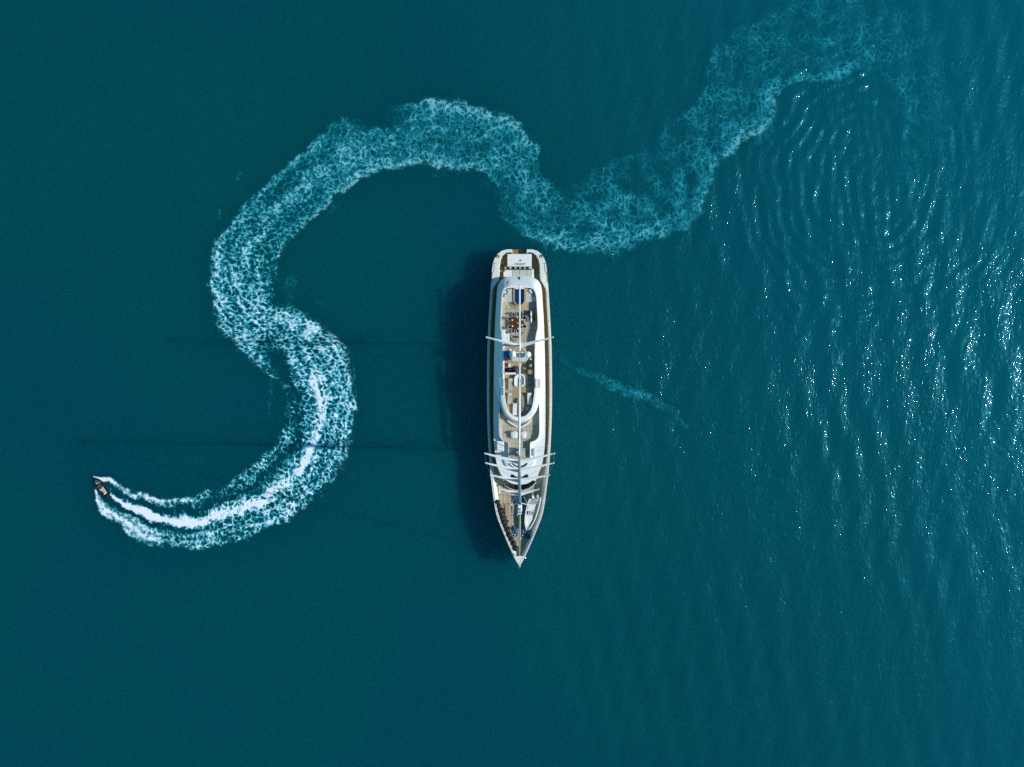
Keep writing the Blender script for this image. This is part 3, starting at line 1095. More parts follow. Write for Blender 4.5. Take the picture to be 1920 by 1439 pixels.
# house ---------------------------------------------------------------------------------
HO = [(0.5, 518), (14, 518.6), (24, 520.6), (33, 525), (38.8, 532), (42, 545), (44, 575), (45.6, 600), (47.3, 653), (48.3, 705), (48.8, 760),
      (48.4, 815), (47, 841), (43.4, 866), (38.2, 883), (30, 896), (22.5, 902.6), (13, 907.4), (0.5, 909.2)]
HBASE = [(0.5, 521), (14, 521.6), (23, 524), (31, 529), (36.5, 537), (39.6, 550), (42.2, 580), (44, 605), (46, 655), (47, 705), (47.4, 760),
         (47, 815), (45.4, 845), (42, 868), (37, 885), (31, 901), (24.5, 909), (14, 915.5), (0.5, 918)]
ZR = 5.5
mb = MB()
mb.loft([outline(HBASE, lambda y: zdeck(y) - 0.05, 80), outline(HO, ZR, 80)])
part(mb, "house_wall", WHITE, smooth=True)
mb = MB()
flat_fill(mb, HO, ZR + 0.012, 120)
part(mb, "house_roof", WHITE)
# wrap-round front windows
fb = resample([(-31, 902.4), (-24.5, 910.2), (-14, 916.4), (0, 918.4), (14, 916.4), (24.5, 910.2), (31, 902.4)], 9)
ft = resample([(-26, 899.8), (-20, 903.6), (-11, 907.2), (0, 908.4), (11, 907.2), (20, 903.6), (26, 899.8)], 9)
for i in range(8):
    mb = MB()
    lo = [P(CX + q[0], q[1], 3.9) for q in (fb[i], fb[i + 1])]
    hi = [P(CX + q[0], q[1], 5.45) for q in (ft[i], ft[i + 1])]
    c = sum(lo + hi, Vector()) / 4
    quad = [c + (p - c) * 0.985 for p in (lo[0], lo[1], hi[1], hi[0])]
    mb.add([q + Vector((0, -0.16, 0.10)) for q in quad] + [q + Vector((0, -0.09, 0.06)) for q in quad], [(0, 1, 2, 3), (4, 7, 6, 5), (0, 4, 5, 1), (1, 5, 6, 2), (2, 6, 7, 3), (3, 7, 4, 0)])
    part(mb, "front_window", GLASS)
mb = MB()
mb.tube([P(CX + x, y + 1.4, 4.0) for x, y in resample([(-31, 902.4), (-24.5, 910.2), (-14, 916.4), (0, 918.4), (14, 916.4), (24.5, 910.2), (31, 902.4)], 24)], 0.09, 6)
part(mb, "window_ledge", WHITE)

# sundeck tub -----------------------------------------------------------------------------
SF, ST = 6.45, 7.45
SO = [(0.5, 518.3), (14, 518.9), (24, 520.9), (33, 525.3), (38.6, 532.3), (41.7, 545), (43.7, 575), (45.3, 600), (46.6, 640), (47.0, 690), (46.8, 725), (43, 739), (37.5, 752),
      (32.2, 771), (21.6, 785), (11, 792), (0.5, 795)]
STO = [(0.5, 536.5), (14, 536.8), (24, 537.6), (29.6, 541), (33.2, 550), (34.8, 565), (35.8, 590), (36.6, 612), (34, 632), (32.6, 655), (32.6, 690), (33.2, 715), (34.6, 735), (35, 748),
       (29.6, 768.5), (20, 781), (11, 787.4), (0.5, 790.3)]
STI = [(0.5, 539.8), (14, 540), (21, 540.6), (26.6, 544), (30.4, 553), (32, 566), (33.2, 590), (34, 612), (30.2, 632), (28.6, 650), (28.2, 690), (28.1, 715), (27.8, 735), (27.0, 744),
       (22.6, 766), (14.2, 777.6), (8, 781), (0.5, 782.4)]
mb = MB()
mid = [((a[0] + b[0]) / 2 + (1.2 if a[0] > 20 else 0), (a[1] + b[1]) / 2 - (0.8 if a[1] < 530 else 0)) for a, b in zip(resample(SO, 48), resample(STO, 48))]
N2 = 96
mb.loft([outline(SO, ZR + 0.02, N2), outline(mid, ZR + 1.15, N2), outline(STO, ST - 0.04, N2), outline([(w - 0.6 if w > 2 else w, y) for w, y in STO], ST, N2), outline(STI, ST, N2), outline([(w - 0.25 if w > 2 else w, y) for w, y in STI], SF - 0.05, N2)])
part(mb, "sundeck_bulwark", WHITE, smooth=True)
mb = MB()
flat_fill(mb, [(0.5, 539), (21, 540), (27, 544), (30.4, 552), (32, 566), (33.2, 590), (34, 612), (30.5, 633), (29, 650)], SF, 60)
part(mb, "sundeck_floor", TEAK_GREY)
mb = MB()
flat_fill(mb, [(29, 650.2), (28.3, 690), (28.2, 715), (27.9, 735), (27.1, 744), (22.7, 766), (14.3, 777.6), (0.5, 782)], SF, 60)
part(mb, "sundeck_floor", TEAK_TAN, label="tan teak forward half of the sundeck")
mb = MB()                                   # floor panels of the dining area
for y in (580, 590, 600, 610, 620, 630):
    mb.tube([P(CX - 31, y, SF + .008), P(CX + 31, y, SF + .008)], 0.014, 4)
for x in (-24, -16, -8, 8, 16, 24):
    mb.tube([P(CX + x, 572, SF + .008), P(CX + x, 645, SF + .008)], 0.014, 4)
part(mb, "deck_seam", FRAME)["kind"] = "stuff"
mb = MB()                                   # thin lower brow in front of the sundeck
mb.tube([P(CX + x, y, ZR + 0.55) for x, y in resample([(-22, 788), (-15, 795), (-7, 799.5), (0, 801), (7, 799.5), (15, 795), (22, 788)], 24)], 0.13, 6)
part(mb, "roof_brow", WHITE)
for s in (-1, 1):
    mb = MB()                               # grab rail along the sundeck bulwark
    q = [(30.2, 556), (32.2, 575), (33.6, 600), (33.8, 615), (30.4, 634), (29.4, 660), (29.2, 690), (29.4, 715), (29, 738)]
    pts = [P(CX + s * (w + 1.4), y, ST + 0.18) for w, y in resample(q, 20)]
    mb.tube(pts, 0.022, 5)
    for p in pts[::2]:
        mb.tube([p, p - Vector((0, 0, 0.2))], 0.018, 4)
    part(mb, "grab_rail", STEEL)

# forward cockpit ---------------------------------------------------------------------------
CF, CT = ZR + 0.10, ZR + 0.98
CK = [(0.5, 797), (20, 789), (30, 776), (36, 760), (37, 770), (37.2, 790), (37, 812), (34.5, 821), (29, 826), (22, 828.5), (19.8, 832), (19.8, 858), (19.5, 861), (0.5, 861.5)]
CK2 = [(36.6, 757), (37.1, 775), (37.3, 795), (37.0, 812), (34.5, 821), (29, 826.2), (22, 828.8), (19.9, 832), (19.7, 845), (19.6, 858)]
mb = MB()
flat_fill(mb, [(36, 758), (36.8, 775), (37.0, 795), (36.8, 812), (34.3, 821), (29, 826), (22, 828.5), (19.7, 832), (19.6, 861)], CF, 60)
part(mb, "cockpit_floor", TEAK_GREY)
for s in (-1, 1):
    q = resample(CK2, 40)
    rr = []
    for dz, dw in ((ZR, 2.2), (CT - 0.02, 1.5), (CT, 1.2), (CT, 0.1), (CF - 0.02, 0)):
        rr.append([tuple(P(CX + s * (w + dw), y + dw * 0.5, dz)) for w, y in q])
    mb = MB()
    mb.loft(rr, closed=False)
    part(mb, "cockpit_coaming", WHITE, smooth=True)
mb = MB()
for y in (800, 808, 816, 824, 832, 840, 848, 856):
    w = 34 if y < 824 else 18.5
    mb.tube([P(CX - w, y, CF + .008), P(CX + w, y, CF + .008)], 0.013, 4)
for x in (-30, -22, -14, -7, 7, 14, 22, 30):
    mb.tube([P(CX + x, 800, CF + .008), P(CX + x, 860 if abs(x) < 19 else 822, CF + .008)], 0.013, 4)
part(mb, "deck_seam", FRAME)["kind"] = "stuff"
# raised hatch to the left, recessed window to the right
mb = MB()
mb.pbox(931.5, 827.5, 945.0, 846.5, ZR, ZR + 0.70, 0.08)
for k in range(5):
    mb.pbox(932.5, 829.5 + k * 3.5, 944, 830.6 + k * 3.5, ZR + .69, ZR + 0.74)
part(mb, "roof_hatch", WHITE)
mb = MB()
mb.pbox(994.2, 840.6, 1002.0, 859.6, ZR, ZR + 0.22, 0.04)
fr = part(mb, "side_skylight", WHITE)
mb = MB()
mb.pbox(995.2, 842.2, 999.8, 855.2, ZR + .2, ZR + 0.235)
part(mb, "skylight_pane", BLUEG, fr)
mb = MB()
for q in ([(994.4, 841), (1001.6, 841), (1001.6, 859), (994.4, 859)],):
    mb.tube([P(x, y, ZR + .25) for x, y in q], 0.045, 4, closed=True)
part(mb, "skylight_rim", FRAME, fr)
# round coach roof ahead of the cockpit with its eyebrow and skylights
mb = MB()
rr = []
for z, k in ((ZR, 1.0), (ZR + .22, 0.985), (ZR + .34, 0.93), (ZR + 0.36, 0.8)):
    rr.append([tuple(P(CX + 31 * k * math.cos(a), 862.2 + 22.5 * k * math.sin(a), z)) for a in np.linspace(0, math.pi, 33)])
mb.loft(rr, closed=False)
mb.add(rr[-1], [tuple(range(33))])
part(mb, "coach_roof", WHITE, smooth=True)
mb = MB()
mb.tube([P(CX + x, y, ZR + .58) for x, y in resample([(-17, 870), (-12, 874.5), (-6, 877.5), (0, 878.6), (6, 877.5), (12, 874.5), (17, 870)], 18)], 0.13, 6)
part(mb, "eyebrow", WHITE)
mb = MB()
q = resample([(-15, 870.5), (-10, 874), (-5, 876.2), (0, 877), (5, 876.2), (10, 874), (15, 870.5)], 14)
mb.loft([[tuple(P(CX + x, y, ZR + .52)) for x, y in q], [tuple(P(CX + x * .93, y - 2.6, ZR + .40)) for x, y in q]], closed=False)
part(mb, "eyebrow_window", GLASS)
for q in ([(-17.2, 894.6), (-14.4, 889.0), (-6.6, 893.4), (-7.6, 900.8)], [(-5.8, 894.4), (5.8, 894.4), (6.2, 901.6), (-6.2, 901.6)], [(17.2, 894.6), (14.4, 889.0), (6.6, 893.4), (7.6, 900.8)]):
    mb = MB()
    mb.prism([P(CX + x, y, ZR + .06).to_2d() for x, y in q], ZR, ZR + 0.06)
    part(mb, "roof_window", GLASS)
# framed side screens
for x0, y0, x1, y1 in ((936, 710, 944.5, 725.5), (936, 727, 944.5, 741.5), (1003.2, 711, 1011.5, 727.5)):
    mb = MB()
    c0, c1 = P(x0, y0, ST), P(x1, y1, ST)
    mb.tube([(c0.x, c0.y, ST + .2), (c1.x, c0.y, ST + .2), (c1.x, c1.y, ST + .2), (c0.x, c1.y, ST + .2)], 0.05, 5, closed=True)
    f = part(mb, "side_screen", WHITE if x0 < 950 else FRAME)
    mb = MB()
    mb.box((c0.x + .05, c1.y + .05, ST + .14), (c1.x - .05, c0.y - .05, ST + .16))
    part(mb, "screen_pane", BLUEG if x0 < 950 else WHITE, f)
# bird emblem on the after slope of the sundeck bulwark
def zslope(y):
    return float(np.interp(y, [518.5, 526.8, 536.5], [ZR + .06, ZR + 1.17, ST + 0.02])) + 0.03
mb = MB()
bird = [(969, 519.2), (972, 519.6), (974.2, 520.8), (974.6, 518.6), (975.6, 520.0), (974.9, 522.4), (974.4, 525.5), (973.2, 525.6), (972.8, 523.6), (970.6, 522.9), (971.8, 522.0)]
pts = [P(x, y, zslope(y)) for x, y in bird]
mb.add(pts + [p - Vector((0, 0, .02)) for p in pts], [tuple(range(len(pts)))])
part(mb, "bird_emblem", INK)

# pool with teak steps ------------------------------------------------------------------------
def arch(r, y0, yc, k=16):
    return [(CX - r, y0)] + [(CX - r * math.cos(a), yc + r * 1.0 * math.sin(a)) for a in np.linspace(0, math.pi, k)] + [(CX + r, y0)]
for r, z in ((19.5, SF + .12), (16.4, SF + .24), (13.6, SF + .36)):
    mb = MB()
    mb.pprism(arch(r, 556 if r > 14 else 543, 561.5), SF, z)
    part(mb, "pool_step", TEAK_STEP)
mb = MB()
o_, i_ = arch(11.4, 541.5, 562), arch(9.0, 541.5, 563)
zt = SF + .62
vo = [P(x, y, zt) for x, y in o_]
vi = [P(x, y, zt) for x, y in i_]
mb.loft([[(p.x, p.y, SF) for p in vo], [tuple(p) for p in vo], [tuple(p) for p in vi], [(p.x, p.y, SF + .3) for p in vi]], closed=False)
pool = part(mb, "pool_rim", TEAK_STEP)
mb = MB()
mb.pprism(i_, SF + .3, SF + .45)
part(mb, "pool_water", POOLM, pool)
mb = MB()
mb.pbox(965, 540.0, 983.4, 542.2, SF + .4, zt + .05)
part(mb, "pool_ledge", WHITE, pool)

# radar arch, domes, ring ----------------------------------------------------------------------
ZA = 9.0
mb = MB()
mb.pprism([(957.5, 671), (961, 677.6), (987, 678), (991.6, 671), (986, 661), (963, 661)], ZA - .25, ZA)
arch_o = part(mb, "radar_platform", mat("pale_grey_paint", (0.52, 0.56, 0.53), 0.5, var=0.05))
mb = MB()
for x, y in ((960, 674), (988, 674), (966, 663), (984, 663)):
    p = P(x, y, ZA)
    mb.tube([(p.x, p.y, SF), (p.x, p.y, ZA - .2)], 0.16, 8)
mb.each("platform_leg", WHITE, yacht)
for x, y, r in ((961.2, 664.6, 0.60), (989.8, 665.2, 0.58)):
    mb = MB()
    p = P(x, y, ZA + .9)
    mb.sphere((p.x, p.y, ZA + .85), r, 20, 12, 1.1, -0.6)
    mb.tube([(p.x, p.y, ZA), (p.x, p.y, ZA + .6)], r * .7, 12)
    part(mb, "satellite_dome", WHITE, smooth=True)
mb = MB()
p = P(956.4, 656.3, ZA + .3)
mb.sphere((p.x, p.y, ZA + .1), 0.24, 12, 8)
mb.tube([(p.x, p.y, ZA - .3), P(963, 661.5, ZA - .1)], 0.05, 6)
part(mb, "small_dome", WHITE, smooth=True)
mb = MB()
c = P(974, 663.4, ZA + 1.6)
mb.tube([(c.x + 1.14 * math.cos(a), c.y + 1.14 * math.sin(a), ZA + 1.6) for a in np.linspace(0, 2 * math.pi, 33)[:-1]], 0.045, 6, closed=True)
for a in (0.5, 2.64, 4.71):
    mb.tube([(c.x + 1.12 * math.cos(a), c.y + 1.12 * math.sin(a), ZA + 1.6), (c.x + .5 * math.cos(a), c.y + .5 * math.sin(a), ZA)], 0.035, 5)
part(mb, "radar_guard", SPAR)
mb = MB()
mb.box((c.x - .66, c.y + .10, ZA + .8), (c.x + .78, c.y + .26, ZA + .95), 0.03)
mb.tube([(c.x, c.y + .15, ZA), (c.x, c.y + .15, ZA + .8)], 0.12, 8)
part(mb, "radar_scanner", SPAR)

# masts, spreaders, booms ------------------------------------------------------------------------
def spar_blade(parent, root, tip, cr, ct, th, name="spreader"):
    """tapering aerofoil spreader from root to tip; cr, ct chords in metres"""
    root, tip = Vector(root), Vector(tip)
    rr = []
    for k in range(6):
        f = k / 5
        c = root.lerp(tip, f)
        ch = cr * (1 - f) ** 1.25 + ct * (1 - (1 - f) ** 1.25)
        h = th * (1 - .5 * f)
        rr.append([(c.x, c.y + ch * .5 * math.cos(a), c.z + h * .5 * math.sin(a)) for a in np.linspace(0, 2 * math.pi, 11)[:-1]])
    m_ = MB()
    m_.loft(rr, True, True)
    m_.sphere(tip, ct * .62, 10, 6)
    o = m_.build(name, SPAR, parent, True)
    return o


def wires(parent, pts, r=0.016):
    m_ = MB()
    for a in pts:
        m_.tube(a, r, 4)
    return m_.each("shroud", WIRE, parent)


mx = P(973.6, 852, CF).x
fb_, ft_ = P(973.4, 852, CF), P(974.6, 953, 58.0)
mb = MB()
N = 14
mb.tube([fb_.lerp(ft_, k / (N - 1)) for k in range(N)], [0.27 - 0.06 * k / (N - 1) for k in range(N)], 14)
fmast = part(mb, "fore_mast", MASTC, smooth=True)
def on_mast(b, t, z):
    return b.lerp(t, (z - b.z) / (t.z - b.z))
tips = []
for z, hx, ytip, cr, ct in ((16.6, 65.0, 850.6, .56, .24), (26.7, 63.6, 868.6, .52, .22), (36.7, 54.8, 891.4, .48, .19), (48.0, 35.8, 917.6, .42, .15)):
    r_ = on_mast(fb_, ft_, z)
    for s in (-1, 1):
        t_ = P(CX + .2 + s * hx, ytip, z + .35)
        o = spar_blade(fmast, r_ + Vector((s * .15, 0.0, 0)), t_, cr * 1.35, ct, .16)
        tips.append((s, t_))
for s in (-1, 1):
    ch = P(CX + s * 58.8, 848, zcap(848))
    tt = [t for q, t in tips if q == s]
    path = [ch] + tt + [on_mast(fb_, ft_, 56)]
    wires(fmast, [path[k:k + 2] for k in range(len(path) - 1)] + [[tt[0], on_mast(fb_, ft_, 26)], [tt[1], on_mast(fb_, ft_, 36)], [tt[2], on_mast(fb_, ft_, 47)],
                  [P(CX + s * 52, 836, zcap(836)), on_mast(fb_, ft_, 16.2)]])
    # jumper strut near the masthead
    a, b, c_ = on_mast(fb_, ft_, 54.5), P(CX + s * 15.2, 946.6, 54.2), on_mast(fb_, ft_, 48.5) + Vector((s * .35, 0, 0))
    m_ = MB()
    m_.tube([a, b], 0.055, 6)
    m_.tube([b, P(CX + s * 8, 931.5, 49.5)], 0.06, 6)
    m_.sphere(b, 0.12, 8, 6)
    m_.build("jumper_strut", SPAR, fmast)
m_ = MB()
p = P(974.6, 953, 58.0)
m_.box((p.x - .26, p.y - .35, 57.6), (p.x + .26, p.y + .45, 58.3), 0.08)
m_.box((p.x - .20, p.y - .75, 57.7), (p.x + .20, p.y - .30, 58.1), 0.05)
m_.tube([(p.x + .12, p.y - .2, 58.2), (p.x + .12, p.y - .2, 60.4)], 0.03, 5)
m_.tube([(p.x - .2, p.y - .5, 58.0), (p.x - .3, p.y - .9, 58.0)], 0.05, 5)
m_.sphere((p.x - .12, p.y + .25, 58.5), 0.17, 10, 6)
m_.build("masthead", SPAR, fmast)
m_ = MB()
for dy in (-.5, -.12, .55):
    m_.box((p.x - .12, p.y + dy, 58.3), (p.x + .10, p.y + dy + .14, 58.42))
m_.each("masthead_light", FRAME, fmast)
# forestay with its rolled sail
mb = MB()
st0, st1 = P(974.7, 962, 57.6), P(973.9, 1043, zdeck(1043) + .8)
mb.tube([st0.lerp(st1, k / 15) for k in range(16)], [0.085 + 0.045 * math.sin(math.pi * (k / 15) ** .7) for k in range(16)], 8)
part(mb, "furled_jib", SAILC, smooth=True)
mb = MB()
q = P(974, 1044, zdeck(1044))
mb.tube([(q.x, q.y, zdeck(1044)), (q.x, q.y + .05, zdeck(1044) + .55)], 0.2, 10)
part(mb, "furling_drum", STEEL)
# main boom
mb = MB()
b0, b1 = P(973.6, 853.5, 9.6), P(974.3, 684, 10.6)
NB = 12
mb.tube([b0.lerp(b1, k / (NB - 1)) for k in range(NB)], [0.15 + .06 * math.sin(math.pi * min(1, k / 9)) for k in range(NB)], 12, flat=1.3)
boom = part(mb, "main_boom", SPAR, smooth=True)
m_ = MB()
m_.tube([b1 + Vector((.21 * math.cos(a), .12 + .21 * math.sin(a), 0)) for a in np.linspace(0, 2 * math.pi, 13)[:-1]], 0.06, 6, closed=True)
m_.build("boom_end_fitting", SPAR, boom)
m_ = MB()
m_.tube([b0 + Vector((0, .3, .35)), b1 + Vector((0, -.4, .4))], 0.11, 8)
m_.build("sail_roll", CUSHW, boom, True)
m_ = MB()
m_.tube([b0.lerp(b1, .12), P(973.8, 845, CF + 1.2)], 0.06, 6)
m_.build("boom_vang", WIRE, boom)
# after mast
zb_, zt_ = P(974.2, 647.5, SF), P(974.2, 651, 46.0)
mb = MB()
mb.tube([zb_.lerp(zt_, k / 9) for k in range(10)], [0.21 - .05 * k / 9 for k in range(10)], 14)
mizzen = part(mb, "aft_mast", SPAR, smooth=True)
for z, hx, yt, cr, ct in ((22.0, 62.4, 632.6, .62, .22), (33.5, 38, 639.5, .40, .16)):
    r_ = on_mast(zb_, zt_, z)
    for s in (-1, 1):
        spar_blade(mizzen, r_ + Vector((s * .12, 0, 0)), P(CX + .3 + s * hx, yt, z + .3), cr, ct, .16)
for s in (-1, 1):
    t1, t2 = P(CX + .3 + s * 62.4, 632.6, 22.3), P(CX + .3 + s * 38, 639.5, 33.8)
    wires(mizzen, [[P(CX + s * 59, 636, zcap(640)), t1], [t1, t2], [t2, on_mast(zb_, zt_, 45)], [t1, on_mast(zb_, zt_, 33)]])
m_ = MB()
m_.box((zt_.x - .16, zt_.y - .50, 45.6), (zt_.x + .16, zt_.y + .62, 46.2), 0.05)
for s in (-1, 1):
    m_.tube([(zt_.x, zt_.y + .2, 46.1), (zt_.x + s * .30, zt_.y + .70, 46.1)], 0.06, 5)
m_.build("masthead", SPAR, mizzen)
m_ = MB()
for dy in (-.3, .1):
    m_.box((zt_.x - .09, zt_.y + dy, 46.2), (zt_.x + .05, zt_.y + dy + .12, 46.3))
m_.each("masthead_light", FRAME, mizzen)
mb = MB()
mb.tube([P(974.2, 655, 44.0), P(974.2, 680, 10.5)], [0.06, 0.07], 6)
part(mb, "aft_stay", SPAR)
mb = MB()
b0, b1 = P(974.2, 642, 10.0), P(974.4, 535.6, 10.4)
mb.tube([b0.lerp(b1, k / 11) for k in range(12)], [0.17 - .05 * k / 11 for k in range(12)], 12, flat=1.25)
boom2 = part(mb, "aft_boom", SPAR, smooth=True)
m_ = MB()
m_.tube([b0 + Vector((0, .3, .3)), b1 + Vector((0, -.4, .32))], [0.10, .07], 8)
m_.build("sail_roll", CUSHW, boom2, True)
m_ = MB()
m_.sphere(b1 + Vector((0, .06, 0)), 0.08, 8, 6)
m_.build("boom_end_fitting", FRAME, boom2)

# foredeck fixtures ------------------------------------------------------------------------------
for x0, y0, x1, y1 in ((947, 945.5, 960.5, 966.5),):
    z = zdeck(956)
    mb = MB()
    mb.tube([P(x0, y0, z + .05), P(x1, y0, z + .05), P(x1, y1, z + .05), P(x0 + .8, y1, z + .05)], 0.055, 5, closed=True)
    part(mb, "deck_hatch", FRAME)
mb = MB()
z = zdeck(920)
for q in ([(925.5, 910.4), (939.8, 909.6)], [(929, 927.6), (940.5, 926.6)], [(947, 946), (941.5, 946.2)], [(958, 1000), (947.5, 995)]):
    mb.tube([P(x, y, z + .05) for x, y in q], 0.06, 5)
mb.each("deck_track", FRAME, yacht)
for x, y in ((967.5, 939), (981, 939)):
    mb = MB()
    z = zdeck(939)
    p = P(x, y, z)
    mb.box((p.x - .38, p.y - .85, z), (p.x + .38, p.y + .85, z + .28), 0.06)
    w_ = part(mb, "mast_winch", BLACK)
    mb = MB()
    for dy in (-.55, 0, .55):
        mb.disc((p.x, p.y + dy), .24, z + .28, z + .5, 14)
        mb.disc((p.x, p.y + dy), .13, z + .5, z + .58, 12)
    mb.each("winch_drum", mat("blue_grey_metal", (0.06, 0.13, 0.19), .4, metal=.3), w_)
mb = MB()
z = zdeck(967)
for x in (969.6, 979.2):
    mb.tube([P(x, 959, z + .35), P(x, 976, z + .35)], 0.05, 5)
mb.tube([P(969.6, 976, z + .35), P(979.2, 975.5, z + .35)], 0.05, 5)
for x in (982.6, 985.4):
    mb.tube([P(x, 947, z + .5), P(x - 3.4, 988, z + .5)], 0.07, 5)
mb.each("blue_cradle", LBLUE, yacht)
for x, y, l, w in ((966.6, 996.2, 19.5, 8.2), (980.6, 997.6, 20, 6.6), (995.6, 1001.5, 11, 4.6)):
    z = zdeck(y)
    c = P(x, y, z)
    L_, W_ = l / 20.6, w / 20.6
    mb = MB()
    pts = [(c.x + W_ * math.copysign(abs(math.cos(a)) ** .6, math.cos(a)) + .04 * (-1 if x < CX else 1), c.y + L_ * math.copysign(abs(math.sin(a)) ** .6, math.sin(a)), z + .14) for a in np.linspace(0, 2 * math.pi, 25)[:-1]]
    mb.tube(pts, 0.09, 6, closed=True)
    mb.prism([(p[0], p[1]) for p in pts], z + .004, z + .06)
    wl = part(mb, "anchor_windlass", LBLUE)
    mb = MB()
    mb.disc((c.x, c.y + L_ * .42), W_ * .50, z + .05, z + .42, 14)
    mb.disc((c.x + .05, c.y - L_ * .15), W_ * .34, z + .05, z + .34, 12)
    mb.tube([(c.x + .08, c.y + L_ * .2, z + .25), (c.x + .04, c.y - L_ * .8, z + .2)], 0.06, 6)
    mb.each("windlass_drum", STEEL, wl)
    mb = MB()
    mb.disc((c.x - .06, c.y - L_ * .62), W_ * .3, z + .05, z + .28, 10)
    mb.disc((c.x + W_ * .45, c.y + L_ * .0), W_ * .2, z + .05, z + .3, 10)
    mb.each("windlass_lever", WHITE, wl)
mb = MB()
for x, y in ((957.5, 998), (959.3, 1001.5), (971.2, 996.6), (986.6, 995), (990.5, 1001), (991.6, 998.2)):
    z = zdeck(y)
    p = P(x, y, z)
    mb.box((p.x - .16, p.y - .14, z), (p.x + .16, p.y + .14, z + .3), .04)
mb.each("mooring_cleat", STEEL, yacht)
for x0, y0, x1, y1 in ((931, 912, 933, 926.5), (935.2, 911, 937.4, 926)):
    mb = MB()
    z = zdeck(920)
    mb.pbox(x0, y0, x1, y1, z, z + .18, .03)
    part(mb, "gangway_rail", CREAM)
# ------------------------------------------------------------------ loose things on the yacht
def sized(name, pos, label, cat, group=None):
    return empty(name, pos, label, cat, group)


# covered table on the aft deck, with emblem and name
ZD = 2.7
t = empty("covered_table", P(974, 488, ZD), "large white covered table with star emblem and yacht name on the aft deck", "table")
mb = MB().pbox(951.2, 476.6, 996.8, 500.0, ZD + .55, ZD + 1.0, .05)
mb.build("table_cover", CUSHW, t)
mb = MB()
for x, y in ((955, 480), (993, 480), (955, 497), (993, 497)):
    p = P(x, y, ZD + .55)
    mb.box((p.x - .08, p.y - .08, ZD), (p.x + .08, p.y + .08, ZD + .55))
mb.each("table_leg", STEEL, t)
mb = MB()
c = P(975.3, 488.6, ZD + 1.012)
st = [(c.x + (0.27 if k % 2 == 0 else 0.10) * math.sin(k * math.pi / 6), c.y - (0.27 if k % 2 == 0 else 0.10) * math.cos(k * math.pi / 6)) for k in range(12)]
mb.prism(st, ZD + 1.001, ZD + 1.012)
mb.build("star_emblem", INK, t)
fc = bpy.data.curves.new("lettering", 'FONT')
fc.body = "ROSEHEARTY"
fc.size = 0.40
fc.align_x, fc.align_y = 'CENTER', 'CENTER'
fc.extrude = 0.004
fc.offset = 0.010
to = bpy.data.objects.new("lettering", fc)
COL.objects.link(to)
dg = bpy.context.evaluated_depsgraph_get()
tm = bpy.data.meshes.new_from_object(to.evaluated_get(dg))
bpy.data.objects.remove(to)
tc = P(974.9, 495.8, ZD + 1.01)
co = np.array([v.co[:] for v in tm.vertices])
k = 2.02 / (co[:, 0].max() - co[:, 0].min())
co[:, 0] *= k
co[:, 1] = co[:, 1] * 1.05 + 0.045 * (np.abs(co[:, 0]) / 1.0) ** 2      # the name follows a shallow curve
vs = [(tc.x + a, tc.y + b, ZD + 1.006 + d) for a, b, d in co]
fs = [tuple(p.vertices) for p in tm.polygons]
mesh_obj("lettering", vs, fs, INK, t)
mb = MB()
for x, y in ((956.8, 496.2), (961, 496.4), (957.6, 487.5)):
    p = P(x, y, ZD + 1.01)
    mb.prism([(p.x - .06, p.y - .06), (p.x + .06, p.y - .05), (p.x + .04, p.y + .07), (p.x - .05, p.y + .05)], ZD + 1.001, ZD + 1.010)
mb.each("cover_mark", GREYM, t)
# six tub chairs along its forward side
def tub_chair(name, seatm, backm):
    r = empty(name, (0, 0, 0))
    m_ = MB()
    m_.disc((0, 0), .34, .28, .46, 16)
    m_.build("seat", seatm, r, local=True)
    m_ = MB()
    pts = [(0.37 * math.cos(a), 0.37 * math.sin(a)) for a in np.linspace(math.radians(140), math.radians(320), 12)]
    m_.loft([[(x, y, .2) for x, y in pts], [(x * 1.05, y * 1.05, .82) for x, y in pts], [(x * .86, y * .86, .82) for x, y in pts], [(x * .82, y * .82, .2) for x, y in pts]], closed=False)
    m_.build("backrest", backm, r, local=True)
    m_ = MB()
    m_.tube([(0, 0, 0), (0, 0, .3)], .1, 8)
    m_.disc((0, 0), .26, 0, .04, 12)
    m_.build("chair_base", STEEL, r, local=True)
    return r
names = ["first", "second", "third", "fourth", "fifth", "sixth"]
tc0 = tub_chair("tub_chair", CUSH, DGREY)
for i, x in enumerate((949.5, 958.2, 968.0, 976.8, 985.6, 994.4)):
    lab = "dark tub chair, %s from the left along the covered aft deck table" % names[i]
    pos = P(x, 503.2, ZD)
    if i == 0:
        tc0.location = pos
        tag(tc0, lab, "chair", "tub chairs on the aft deck")
    else:
        copy_tree(tc0, pos, 0, lab)
sofa = empty("aft_sofa", P(974, 512, ZD), "long pale aft deck sunpad of seamed cushions below the house overhang", "sunpad")
MB().pbox(945.6, 505, 1001.2, 523, ZD, ZD + .30, .04).build("sofa_base", WHITE, sofa)
for i, (x0, x1, m_) in enumerate(((947, 959.6, CUSHW), (960.0, 973.6, CUSH), (974.0, 986.8, CUSH), (987.2, 998.4, CUSH))):
    MB().pbox(x0, 505.6, x1, 522, ZD + .3, ZD + .48, .07).build("seat_cushion", m_, sofa)
MB().pbox(944.0, 509.6, 946.6, 520.5, ZD, ZD + .72, .05).build("armrest", WHITE, sofa)
rug = MB()
for x, y, w, h in ((944.5, 478.2, 5, 3.6), (953, 473.8, 8, 2.4)):
    p = P(x, y, ZD)
    rug.box((p.x - w / 20, p.y - h / 20, ZD + .01), (p.x + w / 20, p.y + h / 20, ZD + .30), .04)
tag(rug.build("coiled_rope", GREYM), "heap of grey mooring lines in the left corner of the stern", "rope")
p = P(941, 498.6, ZD)
mb = MB()
